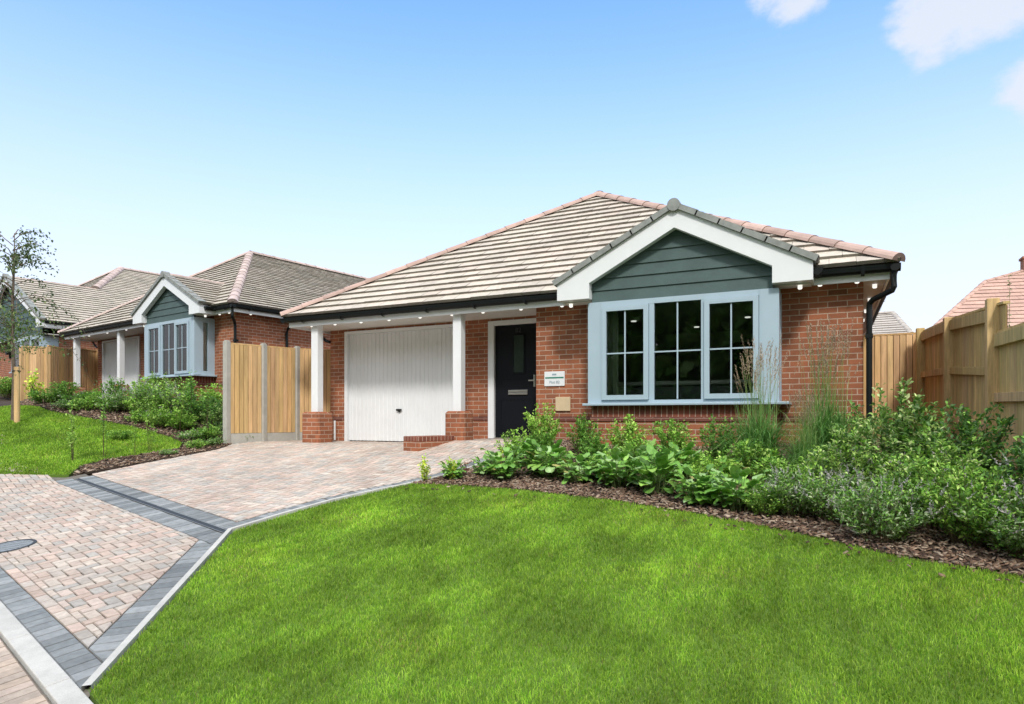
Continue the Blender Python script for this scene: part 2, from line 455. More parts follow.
def tiled(mb, poly, e, pal, gauge, tw=.3, lip=.036, z0=None):
    P = [Vector(p) for p in poly]; e = Vector(e).normalized()
    n = (P[1] - P[0]).cross(P[2] - P[0]).normalized()
    if n.z < 0: n = -n
    s = n.cross(e).normalized()
    if s.z < 0: s = -s
    if z0 is None: z0 = min(p.z for p in P)
    base = P[0] - s * ((P[0].z - z0) / s.z)
    base = base - e * (base.dot(e))
    poly2 = [((p - base).dot(e), (p - base).dot(s)) for p in P]
    W = lambda a, b, h: base + e * a + s * b + n * h
    bmax = max(p[1] for p in poly2); i = 0
    rr = random.Random(int(bmax * 1000) + len(pal))
    while i * gauge < bmax - 1e-4:
        b0 = i * gauge
        st = clip(clip(poly2, 0, 1, b0), 0, -1, -(b0 + gauge))
        if len(st) >= 3:
            a0 = min(p[0] for p in st); a1 = max(p[0] for p in st)
            j = math.floor(a0 / tw - .5 * (i % 2))
            while (j + .5 * (i % 2)) * tw < a1:
                x0 = (j + .5 * (i % 2)) * tw
                t = clip(clip(st, 1, 0, x0 + .002), -1, 0, -(x0 + tw - .002))
                if len(t) >= 3:
                    jit = rr.uniform(-.004, .004); tilt = rr.uniform(-.004, .004)
                    H = lambda a, b: .010 + (lip + jit + tilt * (a - x0) / tw) * (1 - (b - b0) / gauge)
                    c = rr.choice(pal); k = rr.uniform(.95, 1.05); c = tuple(v * k for v in c)
                    mb.face([W(a, b, H(a, b)) for a, b in t], uv=[(a, b) for a, b in t], col=c)
                    # cut front edge: darker concrete, with the shadow under it painted in
                    m = len(t); lo = sorted([p for p in t if abs(p[1] - b0) < 1e-5])
                    if len(lo) >= 2:
                        a, b = lo[0], lo[-1]
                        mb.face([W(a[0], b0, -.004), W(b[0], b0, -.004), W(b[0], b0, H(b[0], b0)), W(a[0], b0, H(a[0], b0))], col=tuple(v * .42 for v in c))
                j += 1
        i += 1
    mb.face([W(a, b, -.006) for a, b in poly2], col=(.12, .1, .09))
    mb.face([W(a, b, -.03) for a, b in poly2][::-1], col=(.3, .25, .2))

def caps(mb, p, q, pal, r=.115, L=.42, drop=.05):
    p = Vector(p); q = Vector(q); d = (q - p); n = max(1, round(d.length / L)); d.normalize()
    a = d.cross(Vector((0, 0, 1))).normalized(); up = a.cross(d)
    seg = (q - p).length / n; rr = random.Random(n)
    for i in range(n):
        s0 = p + d * (seg * i); s1 = p + d * (seg * (i + 1) + .03)
        c = rr.choice(pal); k = rr.uniform(.92, 1.08); c = tuple(v * k for v in c)
        ang = [math.pi * t / 8 for t in range(9)]
        A = [s0 + a * math.cos(t) * (r + .012) + up * (math.sin(t) * (r + .006) * .8 - drop) for t in ang]
        B = [s1 + a * math.cos(t) * (r - .004) + up * (math.sin(t) * (r - .008) * .8 - drop) for t in ang]
        for k in range(8): mb.face([A[k], A[k + 1], B[k + 1], B[k]], col=c)
        mb.face(A[::-1], col=tuple(v * .45 for v in c)); mb.face(B, col=c)

O1 = (.66, 9.07, 0)
def gutter(mb, p, q, zt=2.30, w=.105, h=.085):
    """half-round gutter; p-q runs along the fascia, gutter lies on the right-hand side of p->q"""
    p = Vector((p[0], p[1], 0)); q = Vector((q[0], q[1], 0)); d = (q - p).normalized(); n = Vector((d.y, -d.x, 0))
    prof = [(0, 0)] + [(w / 2 - w / 2 * math.cos(t), -h * math.sin(t)) for t in [math.pi * k / 8 for k in range(1, 8)]] + [(w, 0), (w + .006, .004), (w + .006, -.012)]
    prof = [(0, 0), (0, -.055), (.015, -.078), (.045, -.088), (.075, -.08), (.098, -.058), (.108, -.012), (.112, 0)]
    A = [p + n * x + Vector((0, 0, zt + z)) for x, z in prof]; B = [q + n * x + Vector((0, 0, zt + z)) for x, z in prof]
    for k in range(len(prof) - 1): mb.face([A[k], B[k], B[k + 1], A[k + 1]])
    A2 = [p + n * .006 + Vector((0, 0, zt - .03)), q + n * .006 + Vector((0, 0, zt - .03)), q + n * .106 + Vector((0, 0, zt - .03)), p + n * .106 + Vector((0, 0, zt - .03))]
    mb.face(A2); mb.face(A); mb.face(B[::-1])
    L = (q - p).length; k = .5
    while k < L:
        c = p + d * k
        mb.face([c + d * -.02 + n * .1 + Vector((0, 0, zt - .09)), c + d * .02 + n * .1 + Vector((0, 0, zt - .09)), c + d * .02 + n * .001 + Vector((0, 0, zt - .105)), c + d * -.02 + n * .001 + Vector((0, 0, zt - .105))])
        mb.face([c + d * -.02 + n * .1 + Vector((0, 0, zt - .09)), c + d * .02 + n * .1 + Vector((0, 0, zt - .09)), c + d * .02 + n * .116 + Vector((0, 0, zt + .004)), c + d * -.02 + n * .116 + Vector((0, 0, zt + .004))])
        k += .9

def ring(mb, x0, x1, z0, z1, w, y0, y1, wb=None):
    wb = wb or w
    mb.box(x0, x0 + w, y0, y1, z0, z1); mb.box(x1 - w, x1, y0, y1, z0, z1)
    mb.box(x0 + w, x1 - w, y0, y1, z1 - w, z1); mb.box(x0 + w, x1 - w, y0, y1, z0, z0 + wb)

def bay_window(root, off, curtains=False, sofa=False):
    f = MB(off)
    f.box(-3.077, -2.872, 8.77, 8.85, .66, 2.085)
    f.box(-.795, -.562, 8.77, 8.85, .66, 2.085)
    f.box(-2.872, -.795, 8.772, 8.85, 2.012, 2.085)
    f.box(-2.872, -.795, 8.772, 8.85, .66, .70)
    f.box(-2.203, -2.134, 8.774, 8.85, .70, 2.012); f.box(-1.513, -1.474, 8.774, 8.85, .70, 2.012)
    for x0, x1 in ((-3.077, -3.02), (-.619, -.562)):
        f.box(x0, x1, 8.85, 9.0, .66, 2.085); f.box(x0, x1, 9.12, 9.30, .66, 2.085)
        f.box(x0, x1, 9.0, 9.12, .66, .76); f.box(x0, x1, 9.0, 9.12, 1.97, 2.085)
    # slim cover strips on the corner posts
    f.box(-2.885, -2.872, 8.764, 8.77, .665, 2.08); f.box(-.795, -.782, 8.764, 8.77, .665, 2.08)
    bw = f.build('bay_window', 'blue', root, bevel=.004)
    for x0, x1 in ((-2.868, -2.207), (-1.47, -.80)):
        m = MB(off); ring(m, x0, x1, .705, 2.008, .066, 8.742, 8.80); m.build('casement', 'blue', bw, bevel=.005)
    for x0, x1 in ((-2.80, -2.274), (-2.134, -1.513), (-1.40, -.867)):
        z0 = .71 if x0 == -2.134 else .77; z1 = 2.012 if x0 == -2.134 else 1.945
        yy = 8.80 if x0 == -2.134 else 8.775
        p = MB(off); p.box(x0, x1, yy, yy + .012, z0, z1); p.build('pane', 'glass', bw)
        xm = (x0 + x1) / 2; zm = 1.352
        b = MB(off); b.box(xm - .0095, xm + .0095, yy - .012, yy - .001, z0, z1)
        b.box(x0, xm - .0095, yy - .012, yy - .001, zm - .0095, zm + .0095); b.box(xm + .0095, x1, yy - .012, yy - .001, zm - .0095, zm + .0095)
        b.build('glazing_bar', 'blue', bw)
    for x in (-3.05, -.60):
        p = MB(off); p.box(x, x + .01, 9.0, 9.12, .76, 1.97); p.build('pane', 'glass', bw)
    s = MB(off); s.box(-3.135, -.44, 8.69, 8.86, .625, .658); s.box(-3.135, -3.02, 8.86, 9.298, .625, .658); s.box(-.62, -.44, 8.86, 9.298, .625, .658)
    s.build('sill', 'blue', bw, bevel=.006)
    # room lining behind the glass
    l = MB(off)
    l.box(-3.015, -2.99, 8.86, 9.62, .66, 2.1); l.box(-.648, -.625, 8.86, 9.62, .66, 2.1)
    l.box(-3.0, -.64, 8.855, 9.61, 2.088, 2.105); l.box(-3.0, -.64, 8.855, 9.61, .62, .672)
    X0, X1, Y0, Y1, Z0, Z1 = -3.75, .06, 9.61, 13.2, .13, 2.14
    l.box(X0 - .1, X0, Y0, Y1, Z0, Z1); l.box(X1, X1 + .02, Y0, Y1, Z0, Z1); l.box(X0, X1, Y1, Y1 + .1, Z0, Z1)
    l.box(X0, X1, Y0, Y1, Z1, Z1 + .02); l.box(X0, X1, Y0, Y1, Z0 - .02, Z0)
    l.box(X0, -3.0, Y0, Y0 + .02, Z0, Z1); l.box(-.64, X1, Y0, Y0 + .02, Z0, Z1)
    l.build('room_lining', 'room', root)
    if curtains:
        for x0, x1 in ((-2.98, -2.25), (-1.95, -1.72), (-1.3, -1.0)):
            c = MB(off); n = int((x1 - x0) / .03); pts = [(x0 + .03 * k, 9.0 + .028 * math.sin(k * 2.1) + .01 * math.sin(k * .7)) for k in range(n + 1)]
            for k in range(n): c.face([(pts[k][0], pts[k][1], .70), (pts[k + 1][0], pts[k + 1][1], .70), (pts[k + 1][0], pts[k + 1][1], 2.05), (pts[k][0], pts[k][1], 2.05)])
            c.build('curtain', 'curtain', root, smooth=True)
    return bw

def gable_front(root, off, x0, x1, xi0, xi1, zt, za, zin, zi_apex, zb, ybar, yclad, zclad, board=.165, seed=0):
    """bargeboards, verge caps, cladding of a gable whose front plane is y=ybar"""
    xm = (x0 + x1) / 2
    m = MB(off)
    # two halves so that each is one flat board
    m.prism_y([(x0, zb), (xi0, zb), (xi0, zin), (xm, zi_apex), (xm, za), (x0, zt)], ybar, ybar + .11)
    m.prism_y([(xm, zi_apex), (xi1, zin), (xi1, zb), (x1, zb), (x1, zt), (xm, za)], ybar, ybar + .11)
    m.box(x0 + .004, xi0 - .004, ybar + .11, 9.068, zb + .004, zt - .03); m.box(xi1 + .004, x1 - .004, ybar + .11, 9.068, zb + .004, zt - .03)
    m.build('bargeboard', 'white', root, bevel=.003)
    v = MB(off)
    for sx, xe in ((1, x0 - .03), (-1, x1 + .03)):
        a = Vector((xe, 0, zt - .015)); b = Vector((xm, 0, za)); d = b - a; n = max(2, round(d.length / .34)); d /= n
        u = Vector((-d.z * sx, 0, d.x * sx)).normalized()
        for k in range(n):
            p = a + d * k; q = a + d * (k + 1.06)
            h0, h1 = .078, .068
            F = [p, q, q + u * h1, p + u * h0]
            if sx < 0: F = F[::-1]
            ya, yb = ybar - .04, ybar + .16
            v.face([(w.x, ya, w.z) for w in F]); v.face([(w.x, yb, w.z) for w in F][::-1])
            for i in range(4):
                j = (i + 1) % 4
                v.face([(F[j].x, ya, F[j].z), (F[i].x, ya, F[i].z), (F[i].x, yb, F[i].z), (F[j].x, yb, F[j].z)])
    v.tube([(xm, ybar - .05, za + .035), (xm, ybar + .12, za + .035)], .085, 14)
    v.build('verge_cap', 'verge', root)
    c = MB(off)
    tri = [(xi0 + .001, zclad), (xi1 - .001, zclad), (xi1 - .001, zin + .03), (xm, zi_apex + .03), (xi0 + .001, zin + .03)]
    z = zclad
    while z < zi_apex:
        s = clip(clip(tri, 0, 1, z), 0, -1, -(z + board))
        if len(s) >= 3:
            def yy(zz): return yclad - .022 + .018 * (zz - z) / board
            c.face([(x, yy(zz), zz) for x, zz in s])
            lo = sorted([p for p in s if abs(p[1] - z) < 1e-6])
            if len(lo) >= 2: c.face([(lo[-1][0], yclad - .022, z), (lo[0][0], yclad - .022, z), (lo[0][0], yclad + .01, z), (lo[-1][0], yclad + .01, z)])
        z += board
    c.face([(x, yclad + .012, zz) for x, zz in tri])
    c.build('cladding', 'clad', root)

def XU(u, Y): return Y * math.tan(math.atan((u - 512) / 650) - R(26))

def text_mesh(to):
    bpy.context.view_layer.update()
    me = bpy.data.meshes.new_from_object(to); name = to.name; cu = to.data
    bpy.data.objects.remove(to); o = bpy.data.objects.new(name.split('.')[0], me); C.objects.link(o); bpy.data.curves.remove(cu)
    return o

def make_bungalow(loc, rz, label, pal, palh, main):
    off = O1
    root = empty('bungalow', loc, rz, label, 'bungalow', 'bungalows along the street')
    w = MB(off); ZB = -.9
    w.box(-4.115, -3.02, 9.3, 9.6, ZB, 2.18); w.box(-.62, .39, 9.3, 9.6, ZB, 2.18)
    w.box(-3.02, -.62, 9.3, 9.6, ZB, .62); w.box(-3.02, -.62, 9.3, 9.6, 2.09, 2.18)
    w.box(-4.115, -3.86, 9.6, 10.3, ZB, 2.18)
    w.box(-8.88, -8.50, 10, 10.3, ZB, 2.18); w.box(-8.5, -5.95, 10, 10.3, 2.13, 2.18); w.box(-5.95, -5.33, 10, 10.3, ZB, 2.18)
    w.box(-5.33, -4.30, 10, 10.3, 2.13, 2.18); w.box(-4.30, -4.115, 10, 10.3, ZB, 2.18)
    w.box(-8.88, -8.58, 10.3, 22.3, ZB, 2.18); w.box(.09, .39, 9.6, 22.3, ZB, 2.18); w.box(-8.58, .09, 22.0, 22.3, ZB, 2.18)
    w.box(-3.035, -.604, 8.80, 9.3, ZB, .41)
    w.build('wall', 'brick', root)
    s = MB(off)
    s.box(-4.127, -3.05, 9.286, 9.31, .41, .478); s.box(-.59, .402, 9.286, 9.31, .41, .478)
    s.box(-3.05, -.59, 8.785, 9.286, .41, .470); s.box(.38, .402, 9.31, 22.3, .41, .478)
    s.box(-8.892, -8.50, 9.988, 10.01, .41, .478); s.box(-5.95, -5.33, 9.988, 10.01, .41, .478); s.box(-8.892, -8.88, 10.01, 22.3, .41, .478)
    s.build('string_course', 'darkbrick', root)
    s = MB(off); s.box(-3.035, -.604, 8.80, 9.3, .47, .624); s.build('soldier_course', 'soldier', root)
    # roof
    E0, EX0, EX1, EY0, EY1 = 2.325, -9.15, .76, 8.975, 22.6
    A = (-4.195, 12.6, 4.95); B = (-4.195, 19.0, 4.95)
    c1, c2, c3, c4_ = (EX0, EY0, E0), (EX1, EY0, E0), (EX1, EY1, E0), (EX0, EY1, E0)
    r = MB(off); G = .232
    # front slope, left open where the gable roof covers it
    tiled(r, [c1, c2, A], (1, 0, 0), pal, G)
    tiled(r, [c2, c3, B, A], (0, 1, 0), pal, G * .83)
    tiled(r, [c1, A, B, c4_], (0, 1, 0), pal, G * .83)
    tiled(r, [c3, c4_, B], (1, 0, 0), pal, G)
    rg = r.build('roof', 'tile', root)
    h = MB(off)
    for c in (c1, c2, c3, c4_):
        t = A if c[1] < 15 else B
        caps(h, (c[0], c[1], c[2] + .05), (t[0], t[1], t[2] + .05), palh)
    caps(h, (A[0], A[1], A[2] + .06), (B[0], B[1], B[2] + .06), palh)
    h.build('ridge_tiles', 'hip', rg)
    # gable roof over the bay
    q = MB(off); xm = -1.842; zg = 3.275
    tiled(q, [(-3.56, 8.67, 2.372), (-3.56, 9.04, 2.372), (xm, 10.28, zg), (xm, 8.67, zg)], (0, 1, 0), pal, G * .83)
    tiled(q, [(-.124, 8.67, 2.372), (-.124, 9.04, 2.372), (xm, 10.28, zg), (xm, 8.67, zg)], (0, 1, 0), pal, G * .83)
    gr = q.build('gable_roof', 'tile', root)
    h = MB(off); caps(h, (xm, 10.3, zg + .04), (xm, 8.72, zg + .04), palh, r=.08); h.build('ridge_tiles', 'hip', gr)
    gable_front(root, off, -3.51, -.174, -3.028, -.636, 2.362, 3.232, 2.345, 2.975, 2.13, 8.67, 8.82, 2.088)
    # eaves
    f = MB(off)
    f.box(-9.05, -3.512, 9.07, 9.09, 2.135, 2.30); f.box(-.172, .66, 9.07, 9.09, 2.135, 2.30)
    f.box(.64, .66, 9.09, 22.5, 2.135, 2.30); f.box(-9.05, -9.03, 9.09, 22.5, 2.135, 2.30)
    f.box(-.20, -.174, 8.79, 9.07, 2.135, 2.30)
    f.build('fascia', 'white', root)
    so = MB(off)
    so.box(-9.03, .64, 9.09, 10.0, 2.18, 2.19); so.box(.39, .64, 10.0, 22.5, 2.18, 2.19); so.box(-9.03, -8.88, 10.0, 22.5, 2.18, 2.19)
    so.box(-3.5, -.2, 8.855, 9.07, 2.12, 2.13)
    so.build('soffit', 'soffit', root)
    gt = MB(off)
    gutter(gt, (-9.17, 9.07), (-3.56, 9.07)); gutter(gt, (-.13, 9.07), (.77, 9.07))
    gutter(gt, (.66, 8.96), (.66, 22.5)); gutter(gt, (-9.05, 22.5), (-9.05, 8.97)); gutter(gt, (-.174, 8.80), (-.174, 9.07))
    gt.build('gutter', 'black', root)
    us = [312, 335, 361, 389, 420, 452, 483, 521, 562] if main else [312, 361, 420, 483, 562]
    spots = [(XU(u, 9.16), 9.16) for u in us] + [(XU(820, 9.16), 9.16), (XU(857, 9.16), 9.16), (XU(800, 8.92), 8.92), (XU(571, 8.92), 8.92)]
    spots += [(.53, 9.6 + 1.1 * k) for k in range(9)]
    for x, y in spots:
        d = MB(off); zt = 2.18 if y > 9 else 2.12
        d.cyl(x, y, .027, zt - .042, zt, 14); d.cyl(x, y, .02, zt - .05, zt - .042, 14)
        d.build('soffit_light', 'lamp', root)
    # pipes
    p = MB(off); p.tube([(.70, 9.01, 2.24), (.70, 9.01, 2.03), (.685, 9.02, 1.99), (.49, 9.19, 1.92), (.455, 9.225, 1.88), (.45, 9.235, 1.82), (.45, 9.235, ZB)], .034, 12)
    p.box(.41, .49, 9.2, 9.3, 1.45, 1.50); p.box(.41, .49, 9.2, 9.3, .3, .35)
    if not main: p.tube([(.70, 10.7, 2.24), (.70, 10.7, 2.03), (.5, 10.7, 1.92), (.44, 10.7, 1.82), (.44, 10.7, ZB)], .034, 12)
    p.build('downpipe', 'black', root, smooth=False)
    p = MB(off); p.tube([(-9.1, 9.9, 2.24), (-9.1, 9.95, 2.1), (-8.97, 9.97, 1.98), (-8.86, 9.96, 1.95)], .03, 10); p.build('downpipe', 'black', root)
    p = MB(off); p.tube([(-8.73, 9.955, .40), (-8.73, 9.955, .02)], .02, 10); p.build('overflow_pipe', 'white', root)
    # garage door
    fr = MB(off); fr.box(-8.5, -8.43, 9.965, 10.1, -.01, 2.13); fr.box(-6.02, -5.95, 9.965, 10.1, -.01, 2.13); fr.box(-8.43, -6.02, 9.965, 10.1, 2.075, 2.13)
    gd = MB(off); x = -8.43; k = 0; step = .0925
    gd.box(-8.43, -6.02, 10.03, 10.06, .012, 2.075)
    while x < -6.03:
        x2 = min(x + step, -6.02)
        prof = [(x + .008, 10.03), (x + .014, 10.022), (x2 - .014, 10.022), (x2 - .008, 10.03)]
        for i in range(3): gd.face([(prof[i][0], prof[i][1], .02), (prof[i + 1][0], prof[i + 1][1], .02), (prof[i + 1][0], prof[i + 1][1], 2.07), (prof[i][0], prof[i][1], 2.07)])
        x += step
    go = gd.build('garage_door', 'garage', root)
    fr.build('door_frame', 'white', go, bevel=.004)
    hd = MB(off); hd.cyl(-7.23, 0, .001, 0, .001); hd = MB(off)
    hd.box(-7.29, -7.17, 9.985, 10.005, .585, .62); hd.box(-7.245, -7.215, 9.995, 10.02, .56, .60); hd.build('handle', 'black', go, bevel=.006)
    # front door
    dr = MB(off); dr.box(-5.215, -4.385, 10.03, 10.07, .115, 2.05)
    for z0, z1 in ((.25, .78), (1.0, 1.12)): ring(dr, -5.12, -4.48, z0, z1, .02, 10.022, 10.03)
    do = dr.build('front_door', 'door', root, bevel=.002)
    fr = MB(off); fr.box(-5.33, -5.215, 9.97, 10.1, .095, 2.13); fr.box(-4.385, -4.30, 9.97, 10.1, .095, 2.13); fr.box(-5.215, -4.385, 9.97, 10.1, 2.05, 2.13)
    fr.build('door_frame', 'white', do, bevel=.004)
    th = MB(off); th.box(-5.215, -4.385, 9.96, 10.08, .08, .113); th.build('threshold', 'steel', do)
    gl = MB(off); gl.box(-4.858, -4.668, 10.024, 10.03, 1.23, 1.86); gl.build('door_glass', 'dglass', do)
    ring_ = MB(off); ring(ring_, -4.878, -4.648, 1.21, 1.88, .02, 10.014, 10.03); ring_.build('glass_trim', 'door', do)
    lb = MB(off); lb.box(-4.955, -4.595, 10.008, 10.03, .85, .885); lb.box(-4.955, -4.595, 10.008, 10.03, .895, .93); lb.build('letterbox', 'steel', do, bevel=.004)
    hb = MB(off); hb.box(-4.475, -4.44, 10.0, 10.03, .98, 1.18); hb.box(-4.56, -4.45, 9.975, 9.99, 1.075, 1.095); hb.build('handle', 'steel', do, bevel=.004)
    # columns
    for cx, bw in ((-8.51, .42), (-5.47, .37)):
        sh = MB(off); sh.box(cx - .078, cx + .078, 9.15, 9.306, .54, 2.18)
        co = sh.build('column', 'white', root, bevel=.012)
        b = MB(off); cy = 9.235; hw = bw / 2; rad = .07
        def rr_(hw, rad):
            P = []
            for sx, sy, a0 in ((1, 1, 0), (-1, 1, 90), (-1, -1, 180), (1, -1, 270)):
                for k in range(5):
                    t = R(a0 + 22.5 * k); P.append((cx + sx * (hw - rad) + rad * math.cos(t), cy + sy * (hw - rad) + rad * math.sin(t)))
            return P
        b.prism_z(rr_(hw, rad), -.5, .53)
        P0 = rr_(hw, rad); P1 = rr_(hw - .035, rad * .7)
        for i in range(len(P0)):
            j = (i + 1) % len(P0); b.face([(*P0[i], .53), (*P0[j], .53), (*P1[j], .565), (*P1[i], .565)])
        b.face([(*p_, .565) for p_ in P1])
        b.build('column_base', 'brick', co)
    bay_window(root, off, curtains=not main)
    if main:
        for x0, x1 in ((-2.99, -2.70), (-.80, -.66)):
            c = MB(off); n = 14; pts = [(x0 + (x1 - x0) * k / n, 9.02 + .025 * math.sin(k * 1.7)) for k in range(n + 1)]
            for k in range(n): c.face([(pts[k][0], pts[k][1], .70), (pts[k + 1][0], pts[k + 1][1], .70), (pts[k + 1][0], pts[k + 1][1], 2.06), (pts[k][0], pts[k][1], 2.06)])
            c.build('curtain', 'curtain', root, smooth=True)
    if main:
        mb = MB(off); mb.box(-3.782, -3.54, 9.275, 9.3, .56, .775); mo = mb.build('meter_box', 'cream', root, bevel=.005)
        pl = MB(off); pl.box(-3.97, -3.635, 9.285, 9.3, .945, 1.17); po = pl.build('sign_plate', 'white', root, bevel=.003)
        gs = MB(off); gs.box(-3.955, -3.65, 9.2825, 9.285, 1.062, 1.084); gs.build('green_stripe', 'green', po)
        for txt, z, sz, mt in (('Plot 82', .985, .06, 'ink'),):
            cu = bpy.data.curves.new('sign_text', 'FONT'); cu.body = txt; cu.size = sz; cu.align_x = 'CENTER'; cu.extrude = .001
            cu.materials.append(M[mt]); to = bpy.data.objects.new('sign_text', cu); C.objects.link(to)
            to = text_mesh(to); to.parent = po; to.location = (-3.80 - off[0], 9.282 - off[1], z); to.rotation_euler = (R(90), 0, 0)
        em = MB(off); em.box(-3.84, -3.77, 9.2825, 9.285, 1.11, 1.135); em.build('sign_emblem', 'ink', po)
        cu = bpy.data.curves.new('door_number', 'FONT'); cu.body = '82'; cu.size = .115; cu.align_x = 'CENTER'; cu.extrude = .003
        cu.materials.append(M['slot']); to = bpy.data.objects.new('door_number', cu); C.objects.link(to)
        to = text_mesh(to); to.parent = do; to.location = (-4.77 - off[0], 10.024 - off[1], 1.915); to.rotation_euler = (R(90), 0, 0)
        for x_, y_ in ((-3.05, 11.08), (-1.22, 11.48), (-2.2, 12.3)):
            cl_ = MB(off); cl_.cyl(x_, y_, .045, 2.125, 2.14, 14); cl_.build('ceiling_light', 'lamp', root)
        # framed dark pane added as a stand-in for the room's far window
        mi = MB(off); ring(mi, -1.75, -.95, .95, 1.95, .05, 13.15, 13.19); mf = mi.build('back_window_frame', 'white', root)
        mg = MB(off); mg.box(-1.70, -1.0, 13.17, 13.19, 1.0, 1.90); mg.build('back_window_pane', 'dglass', mf)
    return root

H1 = make_bungalow((.66, 9.07, 0), 0, 'red brick bungalow filling the middle of the view, black front door and white garage', PAL_NEAR, PAL_PINK, True)
H2 = make_bungalow((-12.79, 11.05, .86), R(-9.35), 'second bungalow beyond the orange fence panels, pale blue bay window and white porch posts', PAL_FAR, [(.50, .40, .36), (.54, .43, .40), (.47, .37, .33)], False)

# sofa inside the bay room of the near bungalow
sofa = empty('sofa', (-1.75, 10.28, .13), 0, 'pale sofa seen through the bay window of the near bungalow', 'sofa')
s = MB(); s.box(-1.15, 1.15, -.45, .45, .12, .42); s.build('seat', 'grey_fabric', sofa, bevel=.05)
s = MB(); s.box(-1.2, 1.2, -.62, -.42, .12, .80); s.build('backrest', 'grey_fabric', sofa, bevel=.05)
s = MB(); s.box(-1.2, 1.2, -.66, -.38, .805, .87); s.build('throw', 'linen', sofa, bevel=.02)
for sx in (-1, 1):
    s = MB(); s.box(sx * 1.27 - .1, sx * 1.27 + .1, -.6, .45, .0, .62); s.build('armrest', 'linen', sofa, bevel=.04)
for x in (-.7, .1, .75):
    s = MB(); s.box(x - .2, x + .2, -.40, -.25, .44, .80); s.build('cushion', 'linen', sofa, bevel=.06)

# ------------------------------------------------------------------ third house (far left)
H3 = empty('house', (-24.78, 13.64, 1.578), R(-10.6), 'farthest house at the left edge, grey-green clad gable behind the small tree', 'house')
w = MB()
w.box(-7.2, -3.3, -.05, .25, -1.2, 1.82); w.box(-3.3, -.25, .0, .25, -1.2, .62); w.box(-13.4, -.25, .6, 16.6, -1.2, 2.1); w.box(-.5, -.25, .25, .6, -1.2, 2.1)
w.build('wall', 'brick', H3)
r = MB(); E3 = 2.33
A3 = (-6.8, 5.0, 6.01); B3 = (-6.8, 12, 6.01); J3 = (-3.7, 2.72, 4.332); G3 = (-3.7, -.45, 4.332)
tiled(r, [(.1, -.45, E3 - .05), (.1, 2.72, E3 - .05), J3, G3], (0, 1, 0), PAL_FAR, .24, z0=E3 - .05)
tiled(r, [(.1, 2.72, E3 - .05), (.1, 17, E3 - .05), B3, A3, J3], (0, 1, 0), PAL_FAR, .24, z0=E3 - .05)
tiled(r, [(-13.7, -.1, E3 - .05), (.1, -.1, E3 - .05), A3], (1, 0, 0), PAL_FAR, .28)
tiled(r, [(-13.7, -.1, E3 - .05), A3, B3, (-13.7, 17, E3 - .05)], (0, 1, 0), PAL_FAR, .24)
tiled(r, [(.1, 17, E3 - .05), (-13.7, 17, E3 - .05), B3], (1, 0, 0), PAL_FAR, .28)
tiled(r, [G3, (-7.5, -.45, E3 - .05), (-7.5, 0, E3 - .05), J3], (0, 1, 0), PAL_FAR, .24, z0=E3 - .05)
ro = r.build('roof', 'tile', H3)
h = MB(); pk = [(.50, .40, .36), (.54, .43, .40)]
up = lambda p, k=.05: (p[0], p[1], p[2] + k)
caps(h, up(J3), up(A3), pk, r=.16); caps(h, (-13.7, -.1, E3), up(A3), pk, r=.13); caps(h, up(A3), up(B3), pk, r=.13); caps(h, (.1, 17, E3), up(B3), pk, r=.13); caps(h, G3, J3, PAL_PINK, r=.09)
h.build('ridge_tiles', 'hip', ro)
gable_front(H3, (0, 0, 0), -7.45, .05, -6.95, -.42, 2.32, 4.30, 2.36, 4.02, 2.08, -.42, -.2, 1.80, board=.2)
f = MB(); f.box(0, .03, -.3, 17, 2.05, 2.27); f.build('fascia', 'white', H3)
f = MB(); gutter(f, (.03, -.3), (.03, 17), zt=2.28); f.build('gutter', 'black', H3)
f = MB(); f.box(-7.2, -.0, -.3, .6, 1.83, 1.85); f.build('soffit', 'soffit', H3)
f = MB(); ring(f, -3.3, -.3, .62, 1.80, .09, -.32, -.24)
for x in (-2.35, -1.35): f.box(x, x + .09, -.315, -.24, .7, 1.72)
f.box(-.39, -.3, -.24, .25, .62, 1.8); f.box(-3.3, -3.21, -.24, .25, .62, 1.8); f.box(-3.35, -.25, -.38, .25, .57, .62)
fo = f.build('bay_window', 'blue', H3)
f = MB(); f.box(-3.25, -.35, -.27, -.26, .7, 1.73); f.build('pane', 'glass', fo)
f = MB()
for k in range(60):
    if k % 20 in (8, 9, 10, 11): continue
    x0 = -3.2 + k * .046; y = .0 + .03 * math.sin(k * 1.9); y2 = .0 + .03 * math.sin((k + 1) * 1.9)
    f.face([(x0, y, .7), (x0 + .046, y2, .7), (x0 + .046, y2, 1.75), (x0, y, 1.75)])
f.build('curtain', 'curtain', H3)
f = MB(); f.box(-3.25, -.33, .2, .24, .64, 1.8); f.build('room_lining', 'grey_fabric', H3)
f = MB(); f.box(-4.35, -4.2, -.22, -.06, 1.35, 1.62); f.box(-4.33, -4.22, -.2, -.08, 1.62, 1.68); f.box(-4.29, -4.26, -.12, -.05, 1.2, 1.36); f.build('wall_lamp', 'black', H3)

